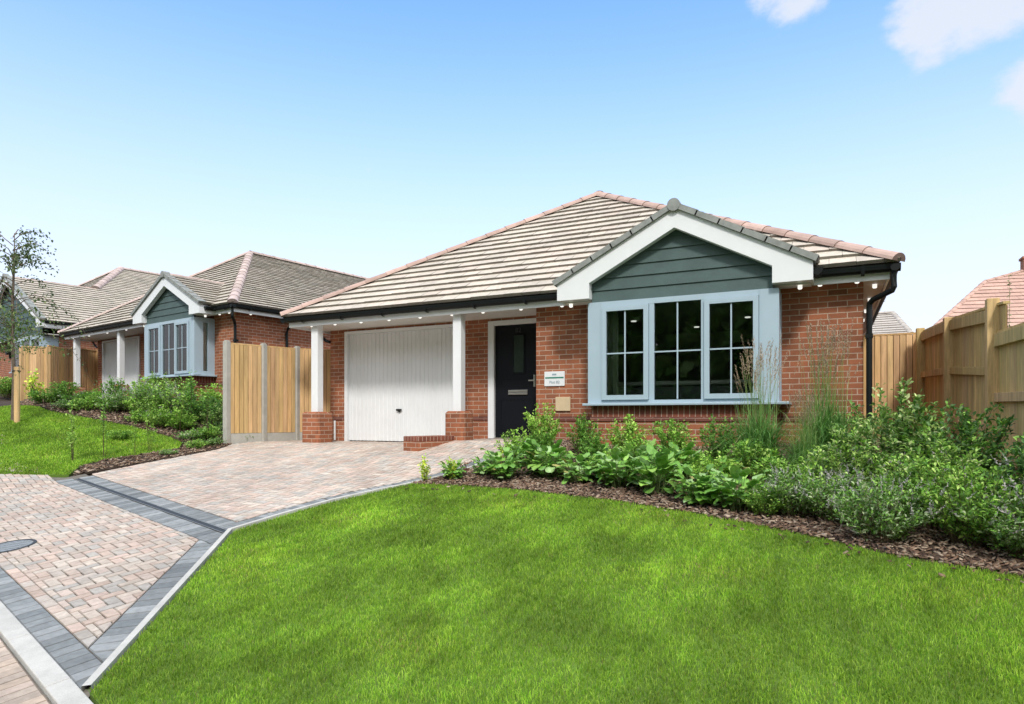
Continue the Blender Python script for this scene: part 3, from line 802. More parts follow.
# ------------------------------------------------------------------ background roofs on the right
def back_house(name, label, loc, rz, W, D, hw, front, side, pal, brick, chim=None, rise=2):
    o = empty(name, loc, rz, label, 'house')
    w = MB(); w.box(.2, W - .2, .2, D - .2, -3, hw); w.build('wall', brick, o)
    z1 = hw + rise
    A = (side, front, z1); B = (W - side, front, z1)
    r = MB()
    tiled(r, [(0, 0, hw), (W, 0, hw), B, A], (1, 0, 0), pal, .30, tw=.6)
    tiled(r, [(0, D, hw), (W, D, hw), (W - side, D - front, z1), (side, D - front, z1)], (1, 0, 0), pal, .30, tw=.6)
    tiled(r, [(0, 0, hw), A, (0, D, hw)] if abs(D - 2 * front) < .01 else [(0, 0, hw), A, (side, D - front, z1), (0, D, hw)], (0, 1, 0), pal, .30, tw=.6)
    tiled(r, [(W, 0, hw), B, (W, D, hw)], (0, 1, 0), pal, .30, tw=.6)
    ro = r.build('roof', 'tile', o)
    h = MB()
    caps(h, (0, 0, hw + .05), up(A), pal, r=.13); caps(h, up(A), up(B), pal, r=.13); caps(h, (W, 0, hw + .05), up(B), pal, r=.13)
    h.build('ridge_tiles', 'hip', ro)
    wi = MB()
    for x in (1.2, W - 2.8):
        wi.box(x, x + 1.4, .15, .25, hw - 1.6, hw - .4)
    wi.build('window', 'blue', o)
    if chim:
        x, y, s_, h_ = chim
        c = MB(); c.box(x, x + s_, y, y + s_, z1 - .8, z1 + h_); c.box(x - .05, x + s_ + .05, y - .05, y + s_ + .05, z1 + h_, z1 + h_ + .12)
        co = c.build('chimney', 'brick', o)
        c = MB(); c.cyl(x + s_ / 2, y + s_ / 2, .13, z1 + h_ + .12, z1 + h_ + .5); c.build('chimney_pot', 'hip', co)
    return o

PAL_RED = [(.50, .325, .265), (.47, .305, .25), (.53, .35, .285), (.49, .32, .265)]
back_house('neighbour_house', 'small pale grey-brown roof far behind the back fence beside the downpipe', (3.6 - 9, 36.7, 0), 0, 9, 5.2, 4.49, 2.6, .6, [(.46, .42, .38), (.43, .39, .35)], 'render', rise=1.44)

# pink tiled house beyond the right-hand fence: planar front slope found from its eave and hip
def pix_ray(u, v):
    lat = (u - 512) / 650; a = R(26)
    return Vector((lat * math.cos(a) - math.sin(a), lat * math.sin(a) + math.cos(a), (417.5 - v) / 650))
CAM = Vector((0, 0, .46))
P0 = CAM + pix_ray(927, 333) * 27
e = Vector((math.cos(R(14)), math.sin(R(14)), 0)); sl = Vector((-e.y * math.cos(R(40)), e.x * math.cos(R(40)), math.sin(R(40))))
nn = e.cross(sl)
def hit(u, v):
    r = pix_ray(u, v); return CAM + r * ((P0 - CAM).dot(nn) / r.dot(nn))
P1 = hit(985, 281); P2 = hit(1052, 262)
P3 = P0 + e * ((P2 - P0).dot(e) + 5); P4 = P3 + sl * ((P2 - P0).dot(sl)) - e * 2
red = empty('house', (P0.x, P0.y, 0), 0, 'pink tiled roof with a brick chimney beyond the slatted garden fence', 'house')
r = MB((P0.x, P0.y, 0)); tiled(r, [P0, P3, P4, P2, P1], tuple(e), PAL_RED, .30, tw=.5, lip=.03)
bk = Vector((-e.y, e.x, 0))
r.face([P1, P0, P0 + bk * 6 + e * 9, P1 + bk * 2 + e * 3], col=(.5, .27, .21)); r.face([P2, P1, P1 + bk * 2 + e * 3, P2 + bk * 2 + e], col=(.5, .27, .21))
rr1 = r.build('roof', 'tile', red)
h = MB((P0.x, P0.y, 0)); caps(h, P0, P1, PAL_RED, r=.12); caps(h, P1, P2, PAL_RED, r=.12); h.build('ridge_tiles', 'hip', rr1)
w = MB((P0.x, P0.y, 0)); q0 = P0 + bk * .3 + e * .3; q1 = P3 + bk * .3; q2 = P3 + bk * 6 + e * 7; q3 = P0 + bk * 6 + e * 9
w.prism_z([(p.x, p.y) for p in (q0, q1, q2, q3)], -3, P0.z); w.build('wall', 'brick', red)
pc = hit(1031, 269); c = MB((P0.x, P0.y, 0)); c.box(pc.x - .33, pc.x + .33, pc.y - .3, pc.y + .3, pc.z - .6, pc.z + .45); c.box(pc.x - .38, pc.x + .38, pc.y - .35, pc.y + .35, pc.z + .45, pc.z + .55)
c.build('chimney', 'brick', rr1)

# ------------------------------------------------------------------ ground and paving
def grid_ground():
    xs = np.concatenate([[-300, -120, -60], np.arange(-34, 8.1, .5), [12, 30, 80, 300]])
    ys = np.concatenate([[-300, -80, -30], np.arange(-8, 20.1, .5), [26, 40, 90, 300]])
    X, Y = np.meshgrid(xs, ys); Z = gz(X, Y) - .045
    V = np.stack([X.ravel(), Y.ravel(), Z.ravel()], 1); nx = len(xs); ny = len(ys)
    I = (np.arange(ny - 1)[:, None] * nx + np.arange(nx - 1)[None]).ravel()
    F = np.stack([I, I + 1, I + nx + 1, I + nx], 1)
    o = fast_mesh('ground', V, F, np.ones((len(F), 3)), 'soil'); tag(o, kind='structure')
grid_ground()

C0 = Vector((-3.45, 2.03)); DR = Vector((-5.16, 4.39)); DL = Vector((-10.12, 5.79))
kd = Vector((.959, -.283)); kn = Vector((.283, .959))
def kt(s, t): return C0 + kd * s + kn * t
def kts(p): d = Vector(p[:2]) - C0; return (d.dot(kd), d.dot(kn))
ed = (DR - C0).normalized(); en = Vector((-ed.y, ed.x))            # en points left, away from the lawn

PAV_A = [(.47, .38, .32), (.49, .415, .35), (.43, .375, .33), (.51, .395, .335), (.41, .38, .345), (.48, .395, .34), (.52, .45, .385), (.46, .36, .30), (.44, .395, .35)]
PAV_D = [(.20, .215, .22), (.235, .25, .255), (.275, .29, .295), (.175, .19, .197), (.30, .315, .32), (.22, .235, .24)]
PAV_R = [(.47, .38, .31), (.50, .40, .32), (.42, .35, .29), (.53, .43, .36)]

def block(mb, poly, dz, pal, rr, gap=.0035, th=.05):
    """one paving block: slightly shrunk and chamfered, following the ground"""
    if len(poly) < 3: return
    cx = sum(p[0] for p in poly) / len(poly); cy = sum(p[1] for p in poly) / len(poly)
    c = rr.choice(pal); k = rr.uniform(.88, 1.12); c = tuple(v * k for v in c)
    jz = rr.uniform(-.0018, .0018)
    def sh(p, d):
        v = Vector((p[0] - cx, p[1] - cy)); l = v.length
        return (cx + v.x * (1 - d / max(l, .02)), cy + v.y * (1 - d / max(l, .02)))
    A = [sh(p, gap) for p in poly]; B = [sh(p, gap + .008) for p in poly]
    zA = [g(*p) + dz - .006 + jz for p in A]; zB = [g(*p) + dz + jz for p in B]
    n = len(poly)
    mb.face([(B[i][0], B[i][1], zB[i]) for i in range(n)], col=c)
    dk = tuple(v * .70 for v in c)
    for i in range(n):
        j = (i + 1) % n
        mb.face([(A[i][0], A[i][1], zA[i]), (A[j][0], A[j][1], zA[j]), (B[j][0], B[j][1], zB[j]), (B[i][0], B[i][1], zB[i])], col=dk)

def herringbone(mb, region, org, dx, a, b, dz, pal, seed=1):
    """region: convex ccw list; a x b blocks (a = 2b)"""
    rr = random.Random(seed); dx = Vector(dx).normalized(); dy = Vector((-dx.y, dx.x)); org = Vector(org)
    L = [((Vector(p) - org).dot(dx), (Vector(p) - org).dot(dy)) for p in region]
    x0 = min(p[0] for p in L); x1 = max(p[0] for p in L); y0 = min(p[1] for p in L); y1 = max(p[1] for p in L)
    n0 = int(math.floor(min(x0, y0) / b)) - 4; 
    for j in range(int(y0 / b) - 3, int(y1 / b) + 3):
        for i in range(int(x0 / b) - 3, int(x1 / b) + 3):
            k = (i - j) % 4
            if k == 0: rct = (i * b, j * b, (i + 2) * b, (j + 1) * b)
            elif k == 3: rct = (i * b, j * b, (i + 1) * b, (j + 2) * b)
            else: continue
            p = [(rct[0], rct[1]), (rct[2], rct[1]), (rct[2], rct[3]), (rct[0], rct[3])]
            p = clip_convex(p, L)
            if len(p) >= 3:
                q = [tuple(org + dx * u + dy * v) for u, v in p]
                block(mb, q, dz, pal, rr)

def soldier(mb, p, q, w, side, dz, pal, bw, seed=2, region=None, rows=1):
    """a band of blocks along p-q, w wide to the given side (+1 left), block width bw"""
    rr = random.Random(seed); p = Vector(p); q = Vector(q); d = (q - p); L = d.length; d.normalize(); n = Vector((-d.y, d.x)) * side
    m = max(1, round(L / bw)); s = L / m
    for k in range(m):
        for r_ in range(rows):
            w0 = w * r_ / rows; w1 = w * (r_ + 1) / rows
            P = [p + d * (s * k) + n * w0, p + d * (s * (k + 1)) + n * w0, p + d * (s * (k + 1)) + n * w1, p + d * (s * k) + n * w1]
            if side < 0: P = P[::-1]
            P = [tuple(v) for v in P]
            if region: P = clip_convex(P, region)
            block(mb, P, dz, pal, rr)

def ccw(P):
    a = sum(P[i][0] * P[(i + 1) % len(P)][1] - P[(i + 1) % len(P)][0] * P[i][1] for i in range(len(P)))
    return P if a > 0 else P[::-1]

BK = .165; BH = .0825
# lower apron: triangle-like region between kerb, lawn edge, drain line, and (left) the other lawn
LL = Vector((-10.12, 5.75)); LW = kt(-9.5, 0)
bed_joint = [tuple(kt(.2, 0)), tuple(DR + ed * .1), tuple(DL), (-10.9, 5.25), (-14, 3.4), tuple(kt(-14, 0))]
t0 = .17; td0, td1 = 1.50, 1.96
# inner region in s,t coordinates of the kerb
def edge_s(t, off):        # s on the line parallel to the lawn edge, off metres inside it
    p = C0 + en * off; dd = ed
    s0, tt0 = kts(p); sd, tdv = dd.dot(kd), dd.dot(kn)
    return s0 + sd * (t - tt0) / tdv
wB = .20
inner = ccw([tuple(kt(edge_s(t0 + BH, wB), t0 + BH)), tuple(kt(edge_s(td0, wB), td0)), tuple(kt(-11, td0)), tuple(kt(-11, t0 + BH))])
lower_left = ccw([(-10.12, 5.72), (-10.88, 5.25), (-14.5, 3.0), (-14.5, -2), (0, -2), (0, 8), (-10.12, 8)])
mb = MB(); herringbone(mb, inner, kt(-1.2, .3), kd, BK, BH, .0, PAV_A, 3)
# stretcher course between herringbone and dark band
rr = random.Random(5); s = edge_s(t0, wB) + BK
while s > -10:
    P = [kt(s - BK, t0), kt(s, t0), kt(s, t0 + BH), kt(s - BK, t0 + BH)]
    P = clip_convex([tuple(v) for v in P], ccw([tuple(C0 + en * wB - ed * 2), tuple(C0 + en * wB + ed * 6), tuple(C0 + en * 20 + ed * 6), tuple(C0 + en * 20 - ed * 12)]))
    block(mb, P, 0, PAV_A, rr); s -= BK
tag(mb.build('apron_paving', 'paver'), kind='structure')
mb = MB()
wedge = ccw([tuple(C0 + en * 0), tuple(C0 + ed * 9), tuple(C0 + ed * 9 + en * 20), tuple(C0 + en * 20 - ed * 16)])
soldier(mb, kt(.2, 0), kt(-11, 0), t0, -1, .0, PAV_D, .11, 7, region=wedge)
lim = ccw([tuple(kt(-14, t0)), tuple(kt(2, t0)), tuple(kt(2, td0)), tuple(kt(-14, td0))])
soldier(mb, C0 + ed * .02, DR + ed * .1, wB, 1, .0, PAV_D, .11, 9, region=lim)
# bands either side of the drain
soldier(mb, kt(edge_s(td0, 0), td0), kt(-7.3, td0), .22, -1, .0, PAV_D, .11, 11, region=wedge, rows=1)
soldier(mb, kt(-2.33, 1.79), kt(-7.3, 1.79), .19, -1, .0, PAV_D, .11, 12, rows=1)
tag(mb.build('apron_border', 'paver'), kind='structure')
dc = MB()
P = [kt(edge_s(1.755, 0), 1.725), kt(-7.25, 1.725), kt(-7.25, 1.785), kt(edge_s(1.755, 0), 1.785)]
dch = empty('drain_channel', (-7.6, 5.1, g(-7.6, 5.1)), 0, 'long dark slotted drain channel crossing the block paving', 'drain')
dc = MB(dch.location)
n = 40
for k in range(n):
    a = P[0].lerp(P[1], k / n); b = P[0].lerp(P[1], (k + .93) / n)
    A = [a + kn * .006, b + kn * .006, b + kn * .056, a + kn * .056]
    dc.face([(p.x, p.y, g(p.x, p.y) + .001) for p in A][::-1])
dc.build('grating', 'slot', dch)
dc = MB(dch.location)
for t_ in (-.004, .056):
    for k in range(20):
        a = P[0].lerp(P[1], k / 20) + kn * t_; b = P[0].lerp(P[1], (k + 1) / 20) + kn * t_
        dc.face([(p.x, p.y, g(p.x, p.y) + .003) for p in (a, b, b + kn * .008, a + kn * .008)][::-1])
dc.build('channel_rim', 'metal', dch)

# upper drive
path_r = [Vector((-5.16, 4.43)), Vector((-5.08, 5.0)), Vector((-4.95, 5.6)), Vector((-4.74, 6.1)), Vector((-4.56, 6.43)), Vector((-4.36, 6.95)), Vector((-4.23, 7.43)), Vector((-4.12, 8.1)), Vector((-4.06, 8.74)), Vector((-4.05, 9.3))]
drive_poly = [tuple(kt(-2.32, 1.98))] + [tuple(p) for p in path_r[1:]] + [(-4.1, 10.05), (-8.9, 10.05), (-9.3, 10.3), (-9.7, 9.85), (-10.06, 8.6), (-9.86, 8.2), (-9.98, 6.9), tuple(kt(-7.25, 1.98))]
sheet('drive_base', drive_poly, -.012, 'joint', .4)
sheet('apron_base', ccw([tuple(C0 + kd * .1), tuple(DR + ed * .1), (-5.3, 4.55), (-10.1, 6.0), (-10.12, 5.72), (-10.88, 5.25), (-14.5, 3.0), tuple(kt(-11.5, -.0))]), -.012, 'joint', .4)
def offs(path, d):
    out = []
    for i, p in enumerate(path):
        t = (path[min(i + 1, len(path) - 1)] - path[max(i - 1, 0)]).normalized(); out.append(p + Vector((-t.y, t.x)) * d)
    return out
in_r = offs(path_r, .21)
mb = MB(); rr = random.Random(4)
# split the drive into convex strips in y so that clipping stays simple
ys = [4.0, 4.6, 5.0, 5.6, 6.1, 6.43, 6.95, 7.43, 8.1, 8.74, 9.3, 10.05]
def xr(y):
    for a, b in zip(in_r, in_r[1:]):
        if a.y <= y <= b.y: return a.x + (b.x - a.x) * (y - a.y) / (b.y - a.y)
    return in_r[0].x if y < in_r[0].y else (-4.25 if y > 9.3 else in_r[-1].x)
def xl(y):
    pts = [(5.9, -10.0), (6.9, -9.98), (8.2, -9.86), (8.6, -10.03), (9.85, -9.68), (10.06, -8.9)]
    if y <= 5.9: return -10.3
    for a, b in zip(pts, pts[1:]):
        if a[0] <= y <= b[0]: return a[1] + (b[1] - a[1]) * (y - a[0]) / (b[0] - a[0])
    return -8.9
# blocks are laid out once; each is kept if its middle lies inside, then clipped to the side it crosses
def herr_all(mb, b, dz, pal):
    for j in range(int(3.9 / b), int(10.1 / b)):
        for i in range(int(-10.5 / b), int(-3.9 / b)):
            k = (i - j) % 4
            if k == 0: x0, y0, x1, y1 = i * b, j * b, (i + 2) * b, (j + 1) * b
            elif k == 3: x0, y0, x1, y1 = i * b, j * b, (i + 1) * b, (j + 2) * b
            else: continue
            cy = (y0 + y1) / 2
            if cy > 10.04: continue
            A, B = xl(cy), xr(cy)
            P = [(x0, y0), (x1, y0), (x1, y1), (x0, y1)]
            P = clip(P, 1, 0, A) if A > x0 else P
            if len(P) < 3: continue
            P = clip(P, -1, 0, -B) if B < x1 else P
            if len(P) < 3: continue
            c0 = kt(0, 1.985); P = clip(P, kn.x, kn.y, kn.dot(c0))
            if len(P) < 3: continue
            P = clip(P, 0, -1, -10.03)
            block(mb, P, dz, pal, rr)
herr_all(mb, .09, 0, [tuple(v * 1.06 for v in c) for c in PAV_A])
tag(mb.build('drive_paving', 'paver'), kind='structure')
mb = MB()
for i in range(len(path_r) - 1):
    soldier(mb, path_r[i], path_r[i + 1], .2, 1, .0, PAV_D, .085, 20 + i)
tag(mb.build('path_border', 'paver'), kind='structure')
# pale edging strip along the lawn and path
mb = MB(); line = [C0, C0.lerp(DR, .25), C0.lerp(DR, .5), C0.lerp(DR, .75), DR] + path_r[1:]
o1 = offs(line, -.045)
for i in range(len(line) - 1):
    a, b, c, d = line[i], line[i + 1], o1[i + 1], o1[i]
    top = [(p.x, p.y, g(p.x, p.y) + .022) for p in (a, d, c, b)]
    mb.face(top); 
    for p, q in ((0, 3), (1, 2)):
        mb.face([(top[p][0], top[p][1], top[p][2]), (top[q][0], top[q][1], top[q][2]), (top[q][0], top[q][1], top[q][2] - .08), (top[p][0], top[p][1], top[p][2] - .08)])
tag(mb.build('lawn_edging', 'kerbc'), kind='structure')
# kerb stones and the road outside
mb = MB(); s = 1.6
while s > -14:
    a, b, c, d = kt(s, 0), kt(s - .9, 0), kt(s - .9, -.115), kt(s, -.115)
    m = lambda p: (p.x, p.y, g(p.x, p.y) + .006)
    a, b, c, d = a, b + kd * .006, c + kd * .006, d
    T = [m(d), m(a), m(b), m(c)]; mb.face(T)
    for i in range(4):
        j = (i + 1) % 4; mb.face([T[i], T[j], (T[j][0], T[j][1], T[j][2] - .15), (T[i][0], T[i][1], T[i][2] - .15)][::-1])
    s -= .9
tag(mb.build('kerb', 'kerbc', bevel=.006), kind='structure')
sheet('road', ccw([tuple(kt(3, -.12)), tuple(kt(-16, -.12)), tuple(kt(-16, -9)), tuple(kt(3, -9))]), -.022, 'joint', .6)
mb = MB(); rr = random.Random(31)
for j in range(5):
    s = 1.5 if j % 2 else 1.5
    t = -.125 - j * (BK + .0)
    if j == 0:
        s = 1.5
        while s > -8:
            block(mb, [tuple(kt(s - BH * 1.0, t - BK * 1.25)), tuple(kt(s, t - BK * 1.25)), tuple(kt(s, t)), tuple(kt(s - BH, t))], -.012, PAV_R, rr); s -= BH
herringbone(mb, ccw([tuple(kt(1.5, -.34)), tuple(kt(-8, -.34)), tuple(kt(-8, -1.6)), tuple(kt(1.5, -1.6))]), kt(0, -.34), kd, BK, BH, -.012, PAV_R, 8)
tag(mb.build('road_paving', 'paver'), kind='structure')

# manhole cover
mc = (-6.93, 3.42); mh = empty('manhole_cover', (mc[0], mc[1], g(*mc)), 0, 'round grey iron manhole cover in the block paving at the left edge', 'manhole cover')
def disc(name, r0, r1, dz, mat, par, th=.02):
    m = MB((mc[0], mc[1], g(*mc))); n = 32
    o_ = [(mc[0] + r1 * math.cos(2 * math.pi * k / n), mc[1] + r1 * math.sin(2 * math.pi * k / n)) for k in range(n)]
    i_ = [(mc[0] + r0 * math.cos(2 * math.pi * k / n), mc[1] + r0 * math.sin(2 * math.pi * k / n)) for k in range(n)]
    for k in range(n):
        j = (k + 1) % n
        m.face([(*i_[k], g(*i_[k]) + dz), (*o_[k], g(*o_[k]) + dz), (*o_[j], g(*o_[j]) + dz), (*i_[j], g(*i_[j]) + dz)])
        m.face([(*o_[k], g(*o_[k]) + dz - th), (*o_[j], g(*o_[j]) + dz - th), (*o_[j], g(*o_[j]) + dz), (*o_[k], g(*o_[k]) + dz)])
    if r0 == 0: pass
    return m.build(name, mat, par)
disc('frame', .185, .212, .006, 'slot', mh); lid = disc('lid', .0, .182, .004, 'metal', mh)
m = MB((mc[0], mc[1], g(*mc)))
for i in range(-5, 6):
    for j in range(-5, 6):
        x, y = i * .038, j * .038
        if x * x + y * y < .16 ** 2:
            z = g(mc[0] + x, mc[1] + y); m.box(mc[0] + x - .012, mc[0] + x + .012, mc[1] + y - .004, mc[1] + y + .004, z + .004, z + .007)
m.build('tread', 'metal', lid)

# low brick wall beside the door path
lw = empty('low_brick_wall', (-5.66, 8.66, 0), 0, 'low curved brick wall running forward from the porch post beside the garage', 'wall')
m = MB(lw.location)
cl = [Vector((-5.78, 8.30)), Vector((-5.70, 8.55)), Vector((-5.63, 8.80)), Vector((-5.59, 9.03))]
for i in range(3):
    m.obox(cl[i], cl[i + 1], .37 - .02 * i, -.5, .095, -.5, .095)
m.build('brickwork', 'brick', lw)
m = MB(lw.location)
for i in range(3): m.obox(cl[i], cl[i + 1], .378 - .02 * i, .095, .17, .095, .17)
m.build('coping', 'soldier', lw, bevel=.008)

# ------------------------------------------------------------------ lawns
bedfront = [(-4.52, 6.44), (-4.2, 6.50), (-3.6, 6.5), (-3.0, 6.44), (-2.5, 6.36), (-2.07, 6.27), (-1.5, 6.12), (-1.0, 5.94), (-.51, 5.72), (0, 5.48), (.44, 5.22), (1.09, 5.01), (1.75, 4.75)]
lawn = [tuple(C0 + Vector((.07, -.0))), tuple(DR + Vector((.085, 0))), (-5.0, 5.0), (-4.87, 5.6), (-4.66, 6.1)] + bedfront + [(2.1, 2.5), (2.3, -5), (-1, -5), tuple(kt(2.4, .01)), tuple(kt(1.0, .01))]
sheet('lawn_base', ccw(lawn), .0, 'turf', .4, skirt=.05)
lawnL = [(-10.17, 5.80), (-10.92, 5.28), (-12.5, 4.3), (-15.0, 2.9), (-19, 6.0), (-16.4, 8.2), (-14.5, 7.9), (-13.6, 7.95), (-12.9, 7.95), (-12.0, 8.12), (-11.2, 8.2), (-10.72, 8.10), (-10.45, 7.85), (-10.5, 7.3), (-10.62, 6.6), (-10.55, 6.2)]
sheet('side_lawn_base', ccw(lawnL), .0, 'turf', .4, skirt=.05)

def grass(name, poly, n_fn, h, w, label, seed, dry=.0):
    r_ = np.random.default_rng(seed)
    P = np.array(poly); x0, y0 = P.min(0); x1, y1 = P.max(0)
    x0 = max(x0, -19); y0 = max(y0, 1.2)
    N = int((x1 - x0) * (y1 - y0) * n_fn['max'])
    X = r_.uniform(x0, x1, N); Y = r_.uniform(y0, y1, N)
    keep = inpoly(X, Y, poly)
    X, Y = X[keep], Y[keep]
    lat = X * math.cos(R(26)) + Y * math.sin(R(26)); dep = -X * math.sin(R(26)) + Y * math.cos(R(26))
    vis = (dep > 1.6) & (np.abs(lat) < dep * .9 + .8)
    X, Y, dep = X[vis], Y[vis], dep[vis]
    kp = r_.uniform(0, 1, len(X)) < np.clip(n_fn['d0'] / dep, 0, 1) ** n_fn['p']
    X, Y, dep = X[kp], Y[kp], dep[kp]; N = len(X)
    Z = gz(X, Y)
    # clumpy growth
    ph = .5 + .5 * np.sin(X * 5.1 + 1.3 * np.sin(Y * 3.7)) * np.sin(Y * 4.3 + 1.1 * np.sin(X * 2.9))
    H = h * (.45 + .62 * r_.random(N) + .30 * ph + .5 * (r_.random(N) < .04)); Wd = w * (.7 + .6 * r_.random(N)) * np.clip(dep / 4.5, .8, 2.2)
    a = r_.uniform(0, 2 * np.pi, N); la = r_.uniform(0, 2 * np.pi, N); ln = r_.uniform(.15, .95, N) * H
    bx, by = np.cos(a) * Wd / 2, np.sin(a) * Wd / 2
    lx, ly = np.cos(la) * ln, np.sin(la) * ln
    V = np.empty((N, 5, 3))
    V[:, 0] = np.stack([X - bx, Y - by, Z - .005], 1); V[:, 1] = np.stack([X + bx, Y + by, Z - .005], 1)
    V[:, 2] = np.stack([X + lx * .35 + bx * .8, Y + ly * .35 + by * .8, Z + H * .6], 1)
    V[:, 3] = np.stack([X + lx * .35 - bx * .8, Y + ly * .35 - by * .8, Z + H * .6], 1)
    V[:, 4] = np.stack([X + lx, Y + ly, Z + H * (1 - .25 * ln / H)], 1)
    I = np.arange(N)[:, None] * 5
    F = np.concatenate([I + [[0, 1, 2]], I + [[0, 2, 3]], I + [[3, 2, 4]]], 0)
    base = np.array([.265, .475, .035]); c2 = np.array([.39, .58, .07]); c3 = np.array([.15, .345, .025]); dr_ = np.array([.38, .33, .14])
    t = r_.random(N)[:, None]; col = np.where(t < .45, base, np.where(t < .8, c2, c3)) * r_.uniform(.8, 1.2, (N, 1))
    pt = np.sin(X * 2.3 + 2 * np.sin(Y * 1.9 + .7)) * np.sin(Y * 2.7 + 1.6 * np.sin(X * 1.4)) 
    col = np.where(r_.random(N)[:, None] < dry + .10 * np.clip(pt - .45, 0, 1)[:, None], dr_, col)
    col = col * (1 + .16 * np.clip(pt, -1, 1))[:, None] * (1 + np.array([.10, .02, 0]) * np.clip(pt, 0, 1)[:, None])
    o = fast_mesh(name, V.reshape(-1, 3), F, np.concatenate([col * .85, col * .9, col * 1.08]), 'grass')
    tag(o, label, 'grass', kind='stuff')
    return N
n1 = grass('lawn_grass', ccw(lawn), dict(max=15500, d0=3.5, p=1.1), .029, .0036, 'short mown grass of the front lawn', 11, .012)
n2 = grass('side_lawn_grass', ccw(lawnL), dict(max=5200, d0=9, p=1), .040, .0042, 'short mown grass of the far left lawn', 12, .01)
print('blades', n1, n2)

# beds: bark mulch
bed = [(-4.50, 6.45)] + bedfront[1:] + [(1.6, 8.0), (1.3, 11.9), (.42, 11.9), (.42, 9.28), (-4.0, 9.28), (-4.0, 8.74), (-4.17, 7.43), (-4.36, 6.7)]
sheet('mulch_base', ccw(bed), .004, 'soil', .4, skirt=.03)
bedL = [(-10.12, 5.86), (-10.5, 6.2), (-10.58, 6.6), (-10.46, 7.3), (-10.42, 7.85), (-10.7, 8.15), (-11.2, 8.25), (-12.0, 8.17), (-12.9, 8.0), (-14.5, 7.95), (-16.4, 8.3), (-18.5, 9.6), (-20.5, 12.3), (-15.5, 11.5), (-13.2, 11.0), (-10.2, 9.0), (-10.02, 8.6), (-9.88, 8.2), (-10.0, 6.9)]
sheet('side_mulch_base', ccw(bedL), .004, 'soil', .4, skirt=.03)
def chips(name, poly, dens, size, label, seed, pal):
    r_ = np.random.default_rng(seed); P = np.array(poly); x0, y0 = P.min(0); x1, y1 = P.max(0)
    N = int((x1 - x0) * (y1 - y0) * dens); X = r_.uniform(x0, x1, N); Y = r_.uniform(y0, y1, N)
    k = inpoly(X, Y, poly); X, Y = X[k], Y[k]; N = len(X); Z = gz(X, Y) + .008 + r_.uniform(0, .018, N)
    a = r_.uniform(0, 2 * np.pi, N); L = size * r_.uniform(.5, 1.4, N); Wd = L * r_.uniform(.25, .6, N)
    tilt = r_.uniform(-.5, .5, N); tl2 = r_.uniform(-.5, .5, N)
    u = np.stack([np.cos(a), np.sin(a), tilt], 1) * (L / 2)[:, None]; v = np.stack([-np.sin(a), np.cos(a), tl2], 1) * (Wd / 2)[:, None]
    c = np.stack([X, Y, Z], 1); th = np.array([0, 0, .004])
    V = np.stack([c - u - v + th, c + u - v * .7 + th, c + u * .8 + v + th, c - u * .9 + v * .8 + th, c - u - v - th, c + u - v * .7 - th, c + u * .8 + v - th, c - u * .9 + v * .8 - th], 1)
    I = np.arange(N)[:, None] * 8
    F = np.concatenate([I + [[0, 1, 2, 3]], I + [[4, 5, 1, 0]], I + [[5, 6, 2, 1]], I + [[6, 7, 3, 2]], I + [[7, 4, 0, 3]]])
    pal = np.array(pal); col = pal[r_.integers(0, len(pal), N)] * r_.uniform(.7, 1.3, (N, 1))
    o = fast_mesh(name, V.reshape(-1, 3), F, np.tile(col, (5, 1)), 'chip'); tag(o, label, 'bark mulch', kind='stuff')
BP = [(.16, .10, .065), (.22, .145, .10), (.10, .065, .045), (.30, .225, .165), (.07, .045, .035), (.38, .30, .23), (.19, .12, .085)]
chips('bark_mulch', ccw(bed), 1500, .042, 'brown bark chippings of the front bed', 21, BP)
edge_in = [(x - .02, y - .30) for x, y in bedfront]
chips('stray_bark', ccw(bedfront[:-1] + edge_in[:-1][::-1]), 34, .035, 'loose bark chips spilt on the lawn edge', 23, BP)
chips('side_bark_mulch', ccw(bedL), 700, .05, 'brown bark chippings of the left bed', 22, BP)

# ------------------------------------------------------------------ fences
def fcol(r_, lo=.82, hi=1.15):
    k = r_.uniform(lo, hi); return (k, k * r_.uniform(.95, 1.04), k * r_.uniform(.88, 1.08))

def board_run(mb, p, q, za, zb, ta, tb, r_, bw=.1, th=.02, out=0):
    """upright feather-edge boards from p to q; bottoms za..zb and tops ta..tb"""
    p = Vector(p); q = Vector(q); d = q - p; L = d.length; n = max(1, round(L / bw))
    nrm = Vector((-d.y, d.x)).normalized()
    for k in range(n):
        f0 = k / n; f1 = (k + 1) / n
        a = p.lerp(q, f0 + .05 / n) + nrm * out; b = p.lerp(q, f1 - .05 / n) + nrm * out
        z0 = za + (zb - za) * f0; t = ta + (tb - ta) * (f0 + f1) / 2
        c = fcol(r_, .78, 1.16)
        # feather edge: thick on one side, thin on the other
        A = [a + nrm * (th * .5), b + nrm * (th * .5), b - nrm * (th * .1), a - nrm * (th * .5)]
        mb.face([(v.x, v.y, t) for v in A][::-1], col=c)
        for i in range(4):
            j = (i + 1) % 4
            mb.face([(A[j].x, A[j].y, z0), (A[i].x, A[i].y, z0), (A[i].x, A[i].y, t), (A[j].x, A[j].y, t)], col=c)
    a = p + nrm * (out + th * .3); b = q + nrm * (out + th * .3)
    mb.obox(a, b, th * .3, za, ta - .01, zb, tb - .01, col=(.3, .26, .22))  # dark backing sheet added so the gaps between boards read dark

